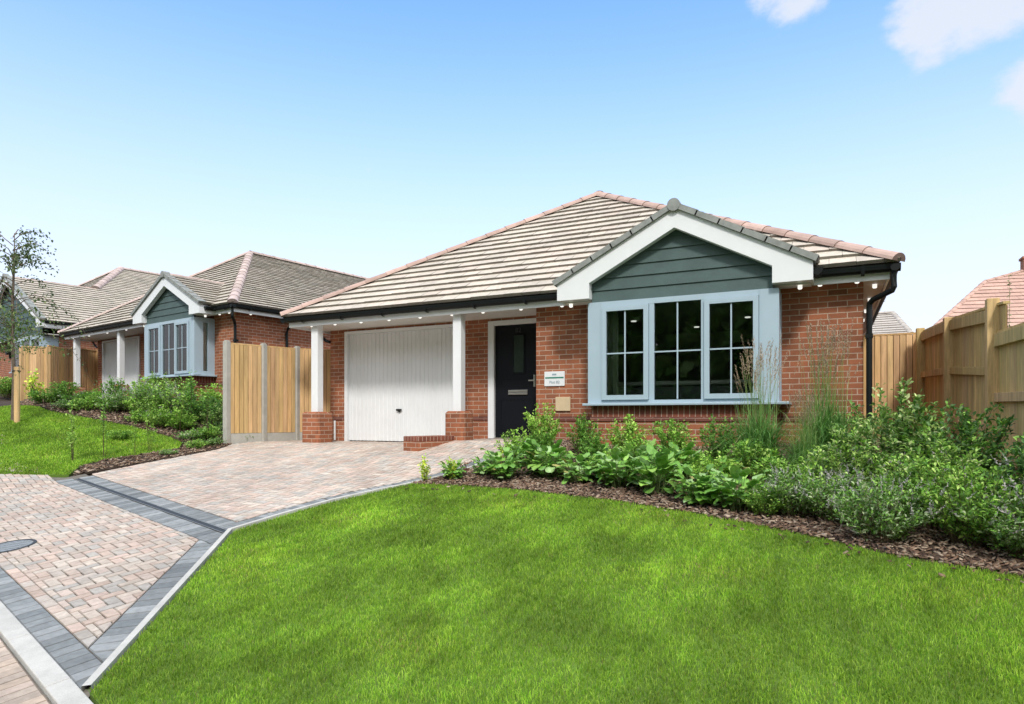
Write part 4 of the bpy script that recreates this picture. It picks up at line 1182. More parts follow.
# concrete-post panels to the left of the near bungalow
F1 = [Vector((-10.08, 8.55)), Vector((-9.87, 9.23)), Vector((-9.66, 9.90)), Vector((-9.42, 10.17)), Vector((-8.97, 10.66))]
fl = empty('panel_fence', (-10.08, 8.55, .03), 0, 'orange upright-board fence panels between concrete posts left of the garage', 'fence')
r_ = random.Random(3)
for i, p in enumerate(F1):
    m = MB(fl.location); zb = -.3; zt = 1.88 if i != 3 else 1.72
    m.box(p.x - .05, p.x + .05, p.y - .05, p.y + .05, zb, zt); m.box(p.x - .035, p.x + .035, p.y - .035, p.y + .035, zt, zt + .02)
    m.build('post', 'concrete', fl, bevel=.008)
for i in range(4):
    p, q = F1[i], F1[i + 1]; d = (q - p).normalized(); a = p + d * .05; b = q - d * .05
    m = MB(fl.location); m.obox(a, b, .045, -.1, .16, -.1, .16); m.build('gravel_board', 'concrete', fl)
    m = MB(fl.location); board_run(m, a, b, .165, .165, 1.83, 1.83, r_, bw=.082, out=-.02)
    m.obox(a, b, .03, 1.834, 1.86, 1.834, 1.86, col=(.9, .9, .85)); m.build('fence_panel', 'fence_new', fl)

# fence between second and third house
ff = empty('panel_fence', (-22.0, 11.7, .8), 0, 'orange board fence between the second bungalow and the farthest house', 'fence')
pts = [Vector((-22.3, 11.35)), Vector((-21.86, 11.85)), Vector((-22.55, 12.95)), Vector((-22.7, 13.9))]
for i in range(3):
    a, b = pts[i], pts[i + 1]
    zb = .85 if i == 0 else 1.35; zt = 2.62 if i == 0 else (2.68 if i == 1 else 2.75)
    m = MB(ff.location); board_run(m, a, b, zb, zb, zt, zt, r_, bw=.1, out=0); m.obox(a, b, .05, zt + .003, zt + .04, zt + .003, zt + .04); m.build('fence_panel', 'fence_new', ff)
    if i == 1:
        m = MB(ff.location); m.obox(a, b, .12, .3, 1.345, .3, 1.345); m.build('brick_plinth', 'brick', ff)
for p, z in zip(pts, (2.63, 2.66, 2.7, 2.8)):
    m = MB(ff.location); m.box(p.x - .05, p.x + .05, p.y - .05, p.y + .05, .3, z); m.build('post', 'fence_new', ff)
fp = empty('panel_fence', (-21.3, 13.9, 1), 0, 'orange board fence seen between the second bungalow\'s white porch posts', 'fence')
# stands just behind the porch of the second bungalow
m = MB(fp.location)
c9 = math.cos(R(-9.35)); s9 = math.sin(R(-9.35))
def h2w(x, y): x -= .66; y -= 9.07; return Vector((c9 * x - s9 * y - 12.79, s9 * x + c9 * y + 11.05))
a, b = h2w(-9.9, 11.4), h2w(-8.9, 11.0)
board_run(m, a, b, 1.0, 1.0, 2.95, 2.95, r_, bw=.1); m.obox(a, b, .05, 2.953, 2.99, 2.953, 2.99)
m.build('fence_panel', 'fence_new', fp)
for q in (a, b):
    m = MB(fp.location); m.box(q.x - .05, q.x + .05, q.y - .05, q.y + .05, .5, 3.0); m.build('post', 'fence_new', fp)

# treated timber fence on the right
def fx(y): return 1.26 + .07 * (12 - y)
fr = empty('timber_fence', (fx(8), 8, -.2), 0, 'stepped treated-timber garden fence with square posts and rails on the right', 'fence')
PY = [11.72, 9.98, 8.17, 6.34, 4.5, 2.7]
PT = [1.83, 1.745, 1.68, 1.42, 1.30, 1.2]
r_ = random.Random(9)
for y, t in zip(PY, PT):
    m = MB(fr.location); x = fx(y) - .02; m.col = fcol(r_, .85, 1.1)
    m.box(x - .055, x + .055, y - .055, y + .055, g(x, y) - .3, t); m.build('post', 'fence_old', fr, bevel=.008)
bays = [(12.06, 11.78, 1.75, 1.74), (11.66, 10.04, 1.76, 1.715), (9.92, 8.23, 1.705, 1.585), (8.11, 6.40, 1.31, 1.28), (6.28, 4.56, 1.16, 1.12), (4.44, 2.76, 1.0, .95)]
for bi, (y0, y1, t0_, t1_) in enumerate(bays):
    p = Vector((fx(y0), y0)); q = Vector((fx(y1), y1))
    for k, dz in enumerate((0, -.60, -1.2)):
        m = MB(fr.location); hh = .13 if k == 0 else .09
        m.col = fcol(r_, .9, 1.12)
        m.obox(p, q, .045, t0_ - hh + dz, t0_ + dz, t1_ - hh + dz, t1_ + dz, out=.0); m.build('rail', 'fence_old', fr, bevel=.004)
    m = MB(fr.location)
    qq = Vector((fx(y1 - .3), y1 - .3)) if bi == 2 else q
    gb = g(p.x, p.y)
    board_run(m, p, qq, gb + .14, g(q.x, q.y) + .14, t0_ + .0, t1_ + .0, r_, bw=.1, th=.022, out=.034)
    m.build('boards', 'fence_old', fr)
    m = MB(fr.location); m.obox(p, qq, .06, t0_ + .004, t0_ + .03, t1_ + .004, t1_ + .03, out=.035, col=(1.05, 1.05, 1)); m.build('capping', 'fence_old', fr)
    m = MB(fr.location); m.obox(p, q, .03, gb - .2, gb + .13, g(q.x, q.y) - .2, g(q.x, q.y) + .13, out=.03, col=(.62, .5, .45)); m.build('gravel_board', 'fence_old', fr)
ga = empty('timber_fence', (.85, 12, 0), 0, 'narrow upright-board fence closing the gap behind the black downpipe', 'fence')
m = MB(ga.location); board_run(m, (.40, 12.0), (1.27, 12.0), .05, .05, 1.77, 1.77, r_, bw=.088, th=.022, out=-.02); m.build('boards', 'fence_new', ga)
m = MB(ga.location); m.obox((.40, 12.0), (1.27, 12.0), .06, 1.773, 1.80, 1.773, 1.80, col=(.9, .85, .75)); m.build('capping', 'fence_new', ga)
m = MB(ga.location); m.obox((.40, 12.03), (1.21, 12.03), .04, .4, .5, .4, .5); m.obox((.40, 12.03), (1.21, 12.03), .04, 1.4, 1.5, 1.4, 1.5); m.build('rail', 'fence_new', ga)

# ------------------------------------------------------------------ foliage
def rot_frames(n, r_, up_lo, up_hi):
    """random leaf directions: azimuth free, elevation between the limits"""
    az = r_.uniform(0, 2 * np.pi, n); el = r_.uniform(up_lo, up_hi, n)
    d = np.stack([np.cos(az) * np.cos(el), np.sin(az) * np.cos(el), np.sin(el)], 1)
    return d

def leaves(P, D, L, W, cols, r_, droop=.25, fold=.25):
    """pointed folded leaf: 6 verts, 4 triangles; P base, D direction"""
    n = len(P); up = np.array([0, 0, 1.])
    S = np.cross(D, up + r_.normal(0, .35, (n, 3))); S /= np.linalg.norm(S, axis=1)[:, None] + 1e-9
    N = np.cross(S, D)
    L = np.broadcast_to(L, (n,))[:, None]; W = np.broadcast_to(W, (n,))[:, None]
    tip = P + D * L - up * L * droop * 0.6
    mid = P + D * L * .48 - N * 0
    a = P
    m1 = P + D * L * .42 + S * W * .5 + N * W * fold; m2 = P + D * L * .42 - S * W * .5 + N * W * fold
    m3 = P + D * L * .74 + S * W * .36 + N * W * fold * .7 - up * L * droop * .25; m4 = P + D * L * .74 - S * W * .36 + N * W * fold * .7 - up * L * droop * .25
    V = np.stack([a, m1, m2, m3, m4, tip, mid, P + D * L * .74 - up * L * droop * .28], 1)
    I = np.arange(n)[:, None] * 8
    F = np.concatenate([I + [[0, 6, 1]], I + [[0, 2, 6]], I + [[1, 6, 7]], I + [[1, 7, 3]], I + [[2, 7, 6]], I + [[2, 4, 7]], I + [[3, 7, 5]], I + [[4, 5, 7]]])
    return V.reshape(-1, 3), F, np.tile(cols, (8, 1))

def pickcol(pal, n, r_, lo=.8, hi=1.2):
    pal = np.array(pal) * LEAF_GAIN; return pal[r_.integers(0, len(pal), n)] * r_.uniform(lo, hi, (n, 1))

LEAF_GAIN = np.array([1.6, 1.5, 1.3])
G_MID = [(.085, .20, .035), (.06, .155, .028), (.12, .26, .045), (.16, .30, .06)]
G_LIGHT = [(.17, .33, .05), (.22, .38, .07), (.12, .26, .04), (.28, .42, .12)]
G_DARK = [(.035, .09, .028), (.05, .12, .035), (.07, .15, .05), (.10, .19, .08)]
G_VAR = [(.10, .20, .045), (.13, .25, .06), (.34, .42, .22), (.06, .14, .035), (.20, .31, .09), (.08, .16, .05)]
G_BERG = [(.11, .26, .05), (.09, .21, .045), (.15, .31, .08), (.22, .36, .17), (.13, .29, .05), (.19, .35, .08)]
G_GREY = [(.14, .22, .11), (.20, .28, .16), (.10, .20, .06), (.26, .33, .22)]
G_GOLD = [(.45, .52, .08), (.35, .46, .07), (.20, .35, .05)]
LILAC = [(.31, .31, .36), (.36, .355, .40), (.27, .28, .32), (.38, .385, .40)]

def leafobj(name, parts, mat, parent):
    V = []; F = []; Cc = []; k = 0
    for v, f, c in parts:
        V.append(v); F.append(f + k); Cc.append(c); k += len(v)
    return fast_mesh(name, np.concatenate(V), np.concatenate(F), np.concatenate(Cc), mat, parent)

def stem_curves(n, h, rad, r_, lean=.6):
    """n stems as arrays of 6 points"""
    az = r_.uniform(0, 2 * np.pi, n); sp = np.sqrt(r_.random(n)) * rad; hh = h * (1 - .45 * (sp / rad) ** 2) * r_.uniform(.72, 1.08, n)
    b = np.stack([np.cos(az) * sp * .3, np.sin(az) * sp * .3, np.zeros(n)], 1)
    t = np.linspace(0, 1, 6)[None, :, None]
    ex = np.stack([np.cos(az) * sp, np.sin(az) * sp, hh], 1)
    c = b[:, None] * (1 - t) + ex[:, None] * t
    c[:, :, :2] += (ex[:, None, :2] - b[:, None, :2]) * (t ** 2 - t) * lean
    c += r_.normal(0, .012 * h, c.shape) * t
    return c

def stem_mesh(cv, r0, col, r_):
    parts_v = []; F = []; k = 0
    n, m, _ = cv.shape
    w = np.linspace(1, .35, m) * r0
    V = np.zeros((n, m, 3, 3))
    for i, ang in enumerate((0, 2.09, 4.19)):
        V[:, :, i, 0] = cv[:, :, 0] + np.cos(ang) * w; V[:, :, i, 1] = cv[:, :, 1] + np.sin(ang) * w; V[:, :, i, 2] = cv[:, :, 2]
    idx = np.arange(n * m * 3).reshape(n, m, 3); Fs = []
    for i in range(3):
        j = (i + 1) % 3
        Fs.append(np.stack([idx[:, :-1, i], idx[:, :-1, j], idx[:, 1:, j], idx[:, 1:, i]], -1).reshape(-1, 4))
    F = np.concatenate(Fs)
    return V.reshape(-1, 3), F, np.tile(np.array(col), (len(F), 1))

def along(cv, n, r_, lo=.15, hi=1.0, bias=1.0):
    s = r_.integers(0, len(cv), n); t = lo + (hi - lo) * r_.random(n) ** (1 / bias); x = t * (cv.shape[1] - 1); i = np.minimum(x.astype(int), cv.shape[1] - 2); f = (x - i)[:, None]
    p = cv[s, i] * (1 - f) + cv[s, i + 1] * f; d = cv[s, i + 1] - cv[s, i]; d /= np.linalg.norm(d, axis=1)[:, None]
    return p, d, t, s

PROTO = {}
def proto(name, fn):
    o = bpy.data.objects.new(name, None); C.objects.link(o); fn(o); PROTO.setdefault(name, []).append(o); return o

def make_shrub(seed, h, rad, n_st, n_lf, ll, lw, pal, mat='leaf', flowers=None, up=(-.3, .9), twig=.004, lo=.15):
    def fn(o):
        r_ = np.random.default_rng(seed); cv = stem_curves(n_st, h, rad, r_)
        v, f, c = stem_mesh(cv, twig, (.16, .13, .07), r_); fast_mesh('stem', v, f, c, 'leaf', o)
        p, d, t, s_ = along(cv, n_lf, r_, lo, 1.0, 1.3)
        D = d * .6 + rot_frames(n_lf, r_, *up); D /= np.linalg.norm(D, axis=1)[:, None]
        p = p + r_.normal(0, .02, p.shape)
        pc = pickcol(pal, n_lf, r_)
        # leaves get lighter towards the shoot tips
        pc = pc * (.85 + .35 * t[:, None] ** 2) * np.random.default_rng(seed + 1).uniform(.85, 1.15, (n_st, 1))[s_]
        L = ll * r_.uniform(.6, 1.25, n_lf)
        leafobj('foliage', [leaves(p, D, L, L * lw, pc, r_)], mat, o)
        if flowers:
            pal2, nf, fs = flowers; base = []
            for v_ in range(3):
                ax = rot_frames(1, r_, 1.0, 1.5)[0]; k = np.arange(16) / 16
                q = ax[None] * (k * fs)[:, None]; dd = rot_frames(16, r_, .1, 1.2)
                base.append(leaves(q, dd, fs * .19 * (1.3 - k), fs * .11 * (1.3 - k), pickcol(pal2, 16, r_), r_))
            ms = []
            for v, f, c in base:
                fo_ = fast_mesh('flower', v, f, c, 'leaf', o); ms.append(fo_.data); bpy.data.objects.remove(fo_)
            for i in range(nf):
                t_ = cv[r_.integers(0, n_st), -1]; fo_ = bpy.data.objects.new('flower', ms[i % 3]); C.objects.link(fo_); fo_.parent = o
                fo_.location = t_ + r_.normal(0, .015, 3); fo_.rotation_euler = (r_.normal(0, .3), r_.normal(0, .3), r_.uniform(0, 6)); k_ = r_.uniform(.7, 1.2); fo_.scale = (k_, k_, k_)
    return fn

def make_rosette(seed, n, h, ll, ww):
    def fn(o):
        r_ = np.random.default_rng(seed); V = []; F = []; Cc = []; k = 0
        SV = []; SF = []; kk = 0
        nu, nv = 7, 5
        for i in range(n):
            az = r_.uniform(0, 2 * np.pi); el = r_.uniform(.35, 1.5); L = ll * r_.uniform(.7, 1.2); W = ww * r_.uniform(.75, 1.2)
            st = h * r_.uniform(.25, 1.0) * (.5 + .5 * el)
            d = np.array([np.cos(az), np.sin(az)]); b = d * r_.uniform(0, .12)
            p0 = np.array([*b, 0]); p1 = np.array([*(b + d * st * .5 * (1.3 - el * .5)), st])
            side = np.array([-d[1], d[0], 0]); tw = r_.uniform(-.5, .5)
            curl = r_.uniform(.6, 1.5); cup = r_.uniform(-.35, .15); wav = r_.uniform(0, 6)
            pts = []; cur = p1.copy(); e = el * .9
            for u in range(nu):
                t = u / (nu - 1); w = W * .5 * math.sin(math.pi * min(1, (t * .86 + .1))) ** .6
                dirv = np.array([d[0] * math.cos(e), d[1] * math.cos(e), math.sin(e)])
                if u: cur = cur + dirv * L / (nu - 1)
                nr = np.cross(side, dirv) * -1
                for vv in range(nv):
                    q = (vv / (nv - 1) - .5) * 2
                    pts.append(cur + side * q * w + nr * (abs(q) ** 1.6 * cup * w + .10 * W * math.sin(wav + t * 7 + q * 2.5) * abs(q)) + np.array([0, 0, tw * q * w * .5]))
                e -= curl / (nu - 1)
            V.append(np.array(pts)); idx = np.arange(nu * nv).reshape(nu, nv) + k
            f = np.stack([idx[:-1, :-1], idx[:-1, 1:], idx[1:, 1:], idx[1:, :-1]], -1).reshape(-1, 4); F.append(f)
            c = pickcol(G_BERG, 1, r_)[0]
            if r_.random() < .05: c = np.array([.45, .42, .14])
            cc = np.tile(c, (len(f), 1)); cc[(np.arange(len(f)) % (nv - 1) == 1)] *= 1.12
            Cc.append(cc); k += len(pts)
            cvp = np.stack([p0 * (1 - t) + p1 * t for t in np.linspace(0, 1, 4)])[None]
            v, f2, c2 = stem_mesh(cvp, .005, (.2, .25, .09), r_); SV.append(v); SF.append(f2 + kk); kk += len(v)
        fast_mesh('foliage', np.concatenate(V), np.concatenate(F), np.concatenate(Cc), 'gleaf', o, smooth=True)
        sf = np.concatenate(SF); fast_mesh('stem', np.concatenate(SV), sf, np.tile([.2, .27, .1], (len(sf), 1)), 'leaf', o)
    return fn

def ribbons(r_, n, h, spread, w, col, m=7, droop=1.0, base_r=.08, hvar=(.6, 1.1)):
    az = r_.uniform(0, 2 * np.pi, n); H = h * r_.uniform(*hvar, n); S = spread * r_.random(n) ** .7
    t = np.linspace(0, 1, m)[None, :]
    b = np.stack([r_.normal(0, base_r, n), r_.normal(0, base_r, n)], 1)
    out = S[:, None] * (t ** 1.9)
    z = H[:, None] * (t - droop * .55 * (S / (spread + 1e-6))[:, None] * t ** 3)
    x = b[:, 0][:, None] + np.cos(az)[:, None] * out; y = b[:, 1][:, None] + np.sin(az)[:, None] * out
    sa = az + np.pi / 2 + r_.normal(0, .5, n); ww = w * r_.uniform(.6, 1.2, n)[:, None] * (1 - t ** 2 * .9)
    V = np.zeros((n, m, 2, 3))
    for i, sg in enumerate((-1, 1)):
        V[:, :, i, 0] = x + sg * np.cos(sa)[:, None] * ww / 2; V[:, :, i, 1] = y + sg * np.sin(sa)[:, None] * ww / 2; V[:, :, i, 2] = z
    idx = np.arange(n * m * 2).reshape(n, m, 2)
    F = np.stack([idx[:, :-1, 0], idx[:, :-1, 1], idx[:, 1:, 1], idx[:, 1:, 0]], -1).reshape(-1, 4)
    c = pickcol(col, n, r_); cc = np.repeat(c, m - 1, axis=0)
    tip = np.stack([x[:, -1], y[:, -1], z[:, -1]], 1); dr = np.stack([x[:, -1] - x[:, -3], y[:, -1] - y[:, -3], z[:, -1] - z[:, -3]], 1)
    return V.reshape(-1, 3), F, cc, tip, dr / (np.linalg.norm(dr, axis=1)[:, None] + 1e-9)

def make_grass(seed, h, nb, npl, ph, plcol):
    def fn(o):
        r_ = np.random.default_rng(seed)
        v, f, c, _, _ = ribbons(r_, nb, h, h * .75, .011, [(.075, .19, .045), (.11, .24, .06), (.16, .30, .11), (.05, .14, .035)], droop=1.3, hvar=(.5, 1.15))
        fast_mesh('foliage', v, f, c, 'leaf', o)
        v, f, c, tip, dr = ribbons(r_, npl, ph, ph * .17, .006, [(.11, .20, .055), (.14, .23, .07), (.17, .23, .09)], droop=.1, hvar=(.72, 1.05))
        fast_mesh('stem', v, f, c, 'leaf', o)
        k = 34; q = np.repeat(tip, k, axis=0); d = np.repeat(dr, k, axis=0); t = np.tile(np.arange(k) / k, len(tip))[:, None]
        L = .22 * np.repeat(r_.uniform(.7, 1.2, len(tip)), k)[:, None]
        q = q - d * L * (1 - t) + r_.normal(0, .004, q.shape)
        dd = d * 1.1 + rot_frames(len(q), r_, -.6, .9) * .55; dd /= np.linalg.norm(dd, axis=1)[:, None]
        leafobj('seed_head', [leaves(q, dd, .028, .005, pickcol(plcol, len(q), r_), r_, fold=.1)], 'leaf', o)
    return fn

PL_PINK = [(.27, .20, .16), (.31, .25, .20), (.23, .16, .13), (.34, .28, .24)]
PL_TAN = [(.25, .21, .17), (.21, .16, .13), (.29, .25, .21), (.19, .13, .11)]
protos = {
    'broadleaf_plant': [make_rosette(31, 110, .28, .115, .085), make_rosette(32, 95, .30, .125, .095), make_rosette(33, 120, .25, .105, .08)],
    'leafy_shrub': [make_shrub(41, .55, .32, 30, 1500, .05, .48, G_LIGHT), make_shrub(42, .6, .28, 26, 1400, .045, .5, G_MID), make_shrub(43, .5, .35, 34, 1700, .05, .45, G_LIGHT + G_MID)],
    'variegated_shrub': [make_shrub(51, 1.0, .55, 46, 3800, .062, .42, G_VAR, lo=.2), make_shrub(52, .95, .5, 42, 3300, .058, .45, G_DARK + G_MID, lo=.2), make_shrub(53, .9, .55, 42, 3300, .06, .42, G_LIGHT + G_VAR, lo=.2)],
    'lavender_bush': [make_shrub(61, .55, .42, 70, 3000, .046, .38, G_GREY + G_MID, flowers=(LILAC, 34, .12)), make_shrub(62, .6, .42, 70, 3000, .046, .40, G_MID + G_LIGHT, flowers=(LILAC, 12, .11)), make_shrub(63, .5, .40, 64, 2700, .044, .38, G_MID + G_GREY, flowers=(LILAC, 42, .12))],
    'ornamental_grass': [make_grass(71, .9, 1000, 64, 1.5, PL_PINK), make_grass(72, .95, 1100, 90, 1.58, PL_TAN)],
    'golden_shrub': [make_shrub(81, .32, .045, 9, 240, .034, .6, G_GOLD, up=(0, 1.2), lo=.05), make_shrub(82, .30, .06, 10, 260, .034, .62, G_GOLD + [(.35, .46, .07)], up=(0, 1.2), lo=.25)],
    'sapling': [make_shrub(91, 1.0, .16, 5, 190, .05, .5, G_LIGHT, lo=.35), make_shrub(92, .95, .14, 4, 130, .045, .5, G_MID + G_LIGHT, lo=.45)],
    'red_twig_plant': [make_shrub(95, .24, .08, 8, 120, .03, .4, [(.20, .06, .05), (.26, .09, .06), (.15, .05, .04)], lo=.4)],
    'ground_cover_plant': [make_shrub(101, .16, .30, 40, 900, .04, .5, G_GREY + G_MID, lo=.2), make_shrub(102, .2, .28, 36, 900, .04, .5, G_MID + G_LIGHT, lo=.2)],
}
built = {}
def copy_tree(o, parent=None):
    c = o.copy(); C.objects.link(c)
    if parent: c.parent = parent
    for ch in list(o.children): copy_tree(ch, c)
    return c
used = set()
def plant(kind, var, x, y, label, cat, group, s=1.0, sz=None, rz=None):
    key = (kind, var)
    if key not in built:
        o = bpy.data.objects.new(kind, None); C.objects.link(o); protos[kind][var](o); built[key] = o
    o = built[key] if key not in used else copy_tree(built[key])
    used.add(key)
    o.location = (x, y, g(x, y)); o.rotation_euler = (0, 0, random.uniform(0, 6.28) if rz is None else rz)
    o.scale = (s, s, sz or s)
    tag(o, label, cat, group)
    return o

def gp(u, v):
    """point of the ground seen at a pixel of the reference"""
    r = pix_ray(u, v); d = .8
    while d < 60:
        p = CAM + r * d
        if p.z < g(p.x, p.y): break
        d += .02
    return p.x, p.y

# front bed -----------------------------------------------------------------
grp = 'broad-leaved plants along the front bed'
berg = [(503, 484, 1.0, 'first broad-leaved plant right of the golden shrubs'), (548, 482, 1.05, 'broad-leaved plant in front of the sign-plate wall'), (579, 487, .95, 'broad-leaved plant under the left edge of the bay window'),
        (619, 492, 1.05, 'broad-leaved plant at the bed edge under the left window pane'), (655, 498, 1.1, 'broad-leaved plant at the bed edge under the middle window pane'), (700, 508, 1.1, 'largest broad-leaved plant, at the bed edge under the right window pane'),
        (738, 515, 1.0, 'broad-leaved plant at the bed edge just left of the lavender'), (527, 472, .85, 'broad-leaved plant beside the paved path to the black door'), (599, 474, .95, 'broad-leaved plant in the second row under the bay window\'s left pane'),
        (640, 478, .95, 'broad-leaved plant in the second row under the bay window\'s middle pane'), (683, 484, .95, 'broad-leaved plant in the second row left of the ornamental grasses'), (722, 490, .9, 'broad-leaved plant in the second row touching the ornamental grass'),
        (452, 484, .62, 'small broad-leaved plant at the foot of the golden shrubs'), (485, 480, .6, 'small broad-leaved plant beside the red-leaved twigs')]
for i, (u, v, s, lab) in enumerate(berg):
    x, y = gp(u, v - 4); plant('broadleaf_plant', i % 3, x, y, lab, 'plant', grp, s)
plant('golden_shrub', 0, *gp(425, 482), 'golden upright shrub nearest the low brick wall', 'shrub', 'golden shrubs by the path', 1.0)
plant('golden_shrub', 1, *gp(452, 482), 'rounder golden shrub right of the tall thin one', 'shrub', 'golden shrubs by the path', .95)
plant('golden_shrub', 1, *gp(500, 466), 'small golden shrub at the path edge near the door', 'shrub', 'golden shrubs by the path', .7)
plant('red_twig_plant', 0, *gp(465, 478), 'dark red-leaved twiggy plant by the path', 'plant', 'red-leaved twigs', 1.0)
plant('red_twig_plant', 0, *gp(490, 474), 'smaller red-leaved twigs among the broad leaves', 'plant', 'red-leaved twigs', .9)
for i, (x, y, s, sz, lab) in enumerate([(-3.62, 8.35, 1.0, 1.25, 'light green shrub under the cream meter box'), (-2.95, 8.25, .95, .95, 'light green shrub against the wall below the bay\'s left corner'), (-2.35, 8.2, .95, 1.0, 'bushy green shrub against the wall under the bay window'),
        (-1.75, 8.1, .95, 1.05, 'green shrub against the wall under the middle of the bay window'), (-1.2, 7.9, 1.05, 1.0, 'green shrub against the wall left of the pale ornamental grass'), (-3.35, 7.75, .8, .8, 'low green shrub between the wall and the broad leaves'),
        (-.75, 7.35, 1.0, .9, 'low leafy shrub in front of the pink-plumed grass'), (-1.5, 7.25, .85, .75, 'low leafy shrub in the middle of the bed')]):
    plant('leafy_shrub', [0, 1, 0, 2, 1, 1, 2, 0][i], x, y, lab, 'shrub', 'leafy shrubs against the bungalow wall', s, sz)
plant('ornamental_grass', 0, -.72, 7.75, 'ornamental grass with pink-tan plumes in front of the bay window\'s right post', 'grass', 'ornamental grasses', 1.0)
plant('ornamental_grass', 1, -.02, 8.0, 'ornamental grass with thin pale plumes against the brick wall', 'grass', 'ornamental grasses', 1.02)
plant('ornamental_grass', 1, -.22, 7.45, 'shorter ornamental grass filling between the two plumed ones', 'grass', 'ornamental grasses', .62)
for x, y, s, sz, v, lab in [(.52, 7.15, 1.0, 1.05, 0, 'cream-and-green variegated shrub in front of the downpipe'), (1.05, 7.0, .95, 1.0, 1, 'dark green shrub against the timber fence'), (.15, 6.7, .8, .72, 2, 'light green shrub between the grasses and the lavender'),
        (.75, 6.35, .85, .8, 2, 'bright green shrub in front of the variegated one'), (1.42, 5.95, .75, .9, 1, 'dark-leaved shrub at the foot of the tallest fence post'), (1.62, 5.45, .7, .95, 0, 'variegated shrub at the right edge against the fence boards')]:
    plant('variegated_shrub', v, x, y, lab, 'shrub', 'tall shrubs by the timber fence', s, sz)
for i, (u, v, s, k, lab) in enumerate([(795, 520, .85, 0, 'lilac-flowered bush at the left end of the row'), (838, 526, .95, 2, 'palest lilac-flowered bush in the middle of the bed'), (880, 545, .95, 0, 'lilac-flowered bush overhanging the mulch edge'), (925, 530, 1.05, 1, 'mostly green bush with few lilac spikes'),
        (968, 548, 1.1, 1, 'large rounded green bush with lilac spikes near the fence'), (1018, 560, 1.05, 2, 'lilac-flowered bush cut by the right edge'), (845, 498, .9, 0, 'lilac-flowered bush behind the row beside the grass'), (900, 505, .9, 2, 'lilac-flowered bush behind the green rounded one'), (765, 520, .55, 1, 'small bushy plant next to the broad leaves')]):
    plant('lavender_bush', k, *gp(u, v - 3), lab, 'bush', 'lilac-flowered bushes at the bed edge', s * .92)
for i, (u, v, s, lab) in enumerate([(560, 462, .9, 'low ground cover beneath the meter box'), (690, 470, 1.0, 'low ground cover behind the broad leaves'), (770, 500, 1.0, 'low ground cover at the foot of the plumed grass'), (985, 500, 1.0, 'low ground cover beside the fence\'s brown base board'), (1000, 470, 1.1, 'low ground cover by the fence at the right edge')]):
    plant('ground_cover_plant', i % 2, *gp(u, v), lab, 'plant', 'ground cover in the front bed', s)

fill = [(-3.75, 7.75, 0, .8, .8, 'light shrub at the path edge nearest the black door'), (-2.65, 7.7, 1, .85, .75, 'low shrub in front of the wall left of the bay centre'), (-2.05, 7.65, 2, .85, .75, 'low shrub before the wall under the middle pane'),
        (-1.05, 6.95, 0, .85, .7, 'pale low shrub just left of the pink-plumed grass base'), (-.45, 6.85, 2, .9, .75, 'pale low shrub between grass and lilac bushes'), (-3.1, 7.2, 2, .7, .6, 'low shrub behind the second broad-leaved plant'),
        (-2.3, 7.1, 0, .7, .6, 'low shrub behind the middle broad-leaved plants'), (-1.65, 6.75, 1, .7, .6, 'low shrub behind the right broad-leaved plants'), (-.1, 6.3, 0, .75, .7, 'bright low shrub behind the first lilac bush')]
for x, y, k, s_, sz, lab in fill: plant('leafy_shrub', k, x, y, lab, 'shrub', 'leafy shrubs against the bungalow wall', s_, sz)
# left bed ------------------------------------------------------------------
LG = 'shrubs in the bed before the second bungalow'
left = [(215, 415, 'leafy_shrub', 0, 1.5, 'bright yellow-green shrub against the first fence post'), (200, 398, 'leafy_shrub', 2, 1.5, 'yellow-green shrub below the second bungalow\'s side window'), (182, 408, 'leafy_shrub', 1, 1.4, 'green shrub below the second bungalow\'s bay window'),
        (165, 415, 'lavender_bush', 0, 1.5, 'grey-green bush in the middle of the left bed'), (146, 405, 'leafy_shrub', 0, 1.35, 'yellow-green shrub below the white garage of the second bungalow'), (130, 412, 'lavender_bush', 2, 1.3, 'grey-leaved bush beside the far lawn'),
        (112, 404, 'leafy_shrub', 1, 1.2, 'green shrub in front of the second bungalow\'s right porch post'), (95, 406, 'ground_cover_plant', 1, 1.6, 'low plant in front of the second bungalow\'s brick pier'), (80, 404, 'ground_cover_plant', 0, 1.6, 'grey low plant between the porch posts'),
        (64, 403, 'leafy_shrub', 2, 1.15, 'rounded bright shrub in front of the second bungalow\'s left porch post'), (46, 404, 'ground_cover_plant', 1, 1.6, 'low green plant by the far orange fence'), (34, 400, 'golden_shrub', 0, 2.6, 'upright green shrub at the far orange fence corner'),
        (205, 425, 'variegated_shrub', 1, .85, 'loose dark shrub right of centre in the left bed'), (220, 432, 'ground_cover_plant', 0, 1.2, 'trailing ground cover at the foot of the first fence post'), (245, 440, 'ground_cover_plant', 0, .8, 'trailing ground cover below the fence panels'),
        (182, 430, 'ground_cover_plant', 1, 1.2, 'low plant on bare mulch in the left bed'), (150, 420, 'variegated_shrub', 2, .7, 'light shrub at the back edge of the far lawn'), (8, 398, 'leafy_shrub', 2, 1.6, 'green shrub below the farthest house at the left edge'), (-14, 400, 'leafy_shrub', 1, 1.6, 'darker green shrub cut by the left edge'),
        (120, 440, 'ground_cover_plant', 1, .9, 'tiny plant in the mulch strip beside the drive'), (230, 440, 'lavender_bush', 1, .5, 'small bush in front of the first concrete post')]
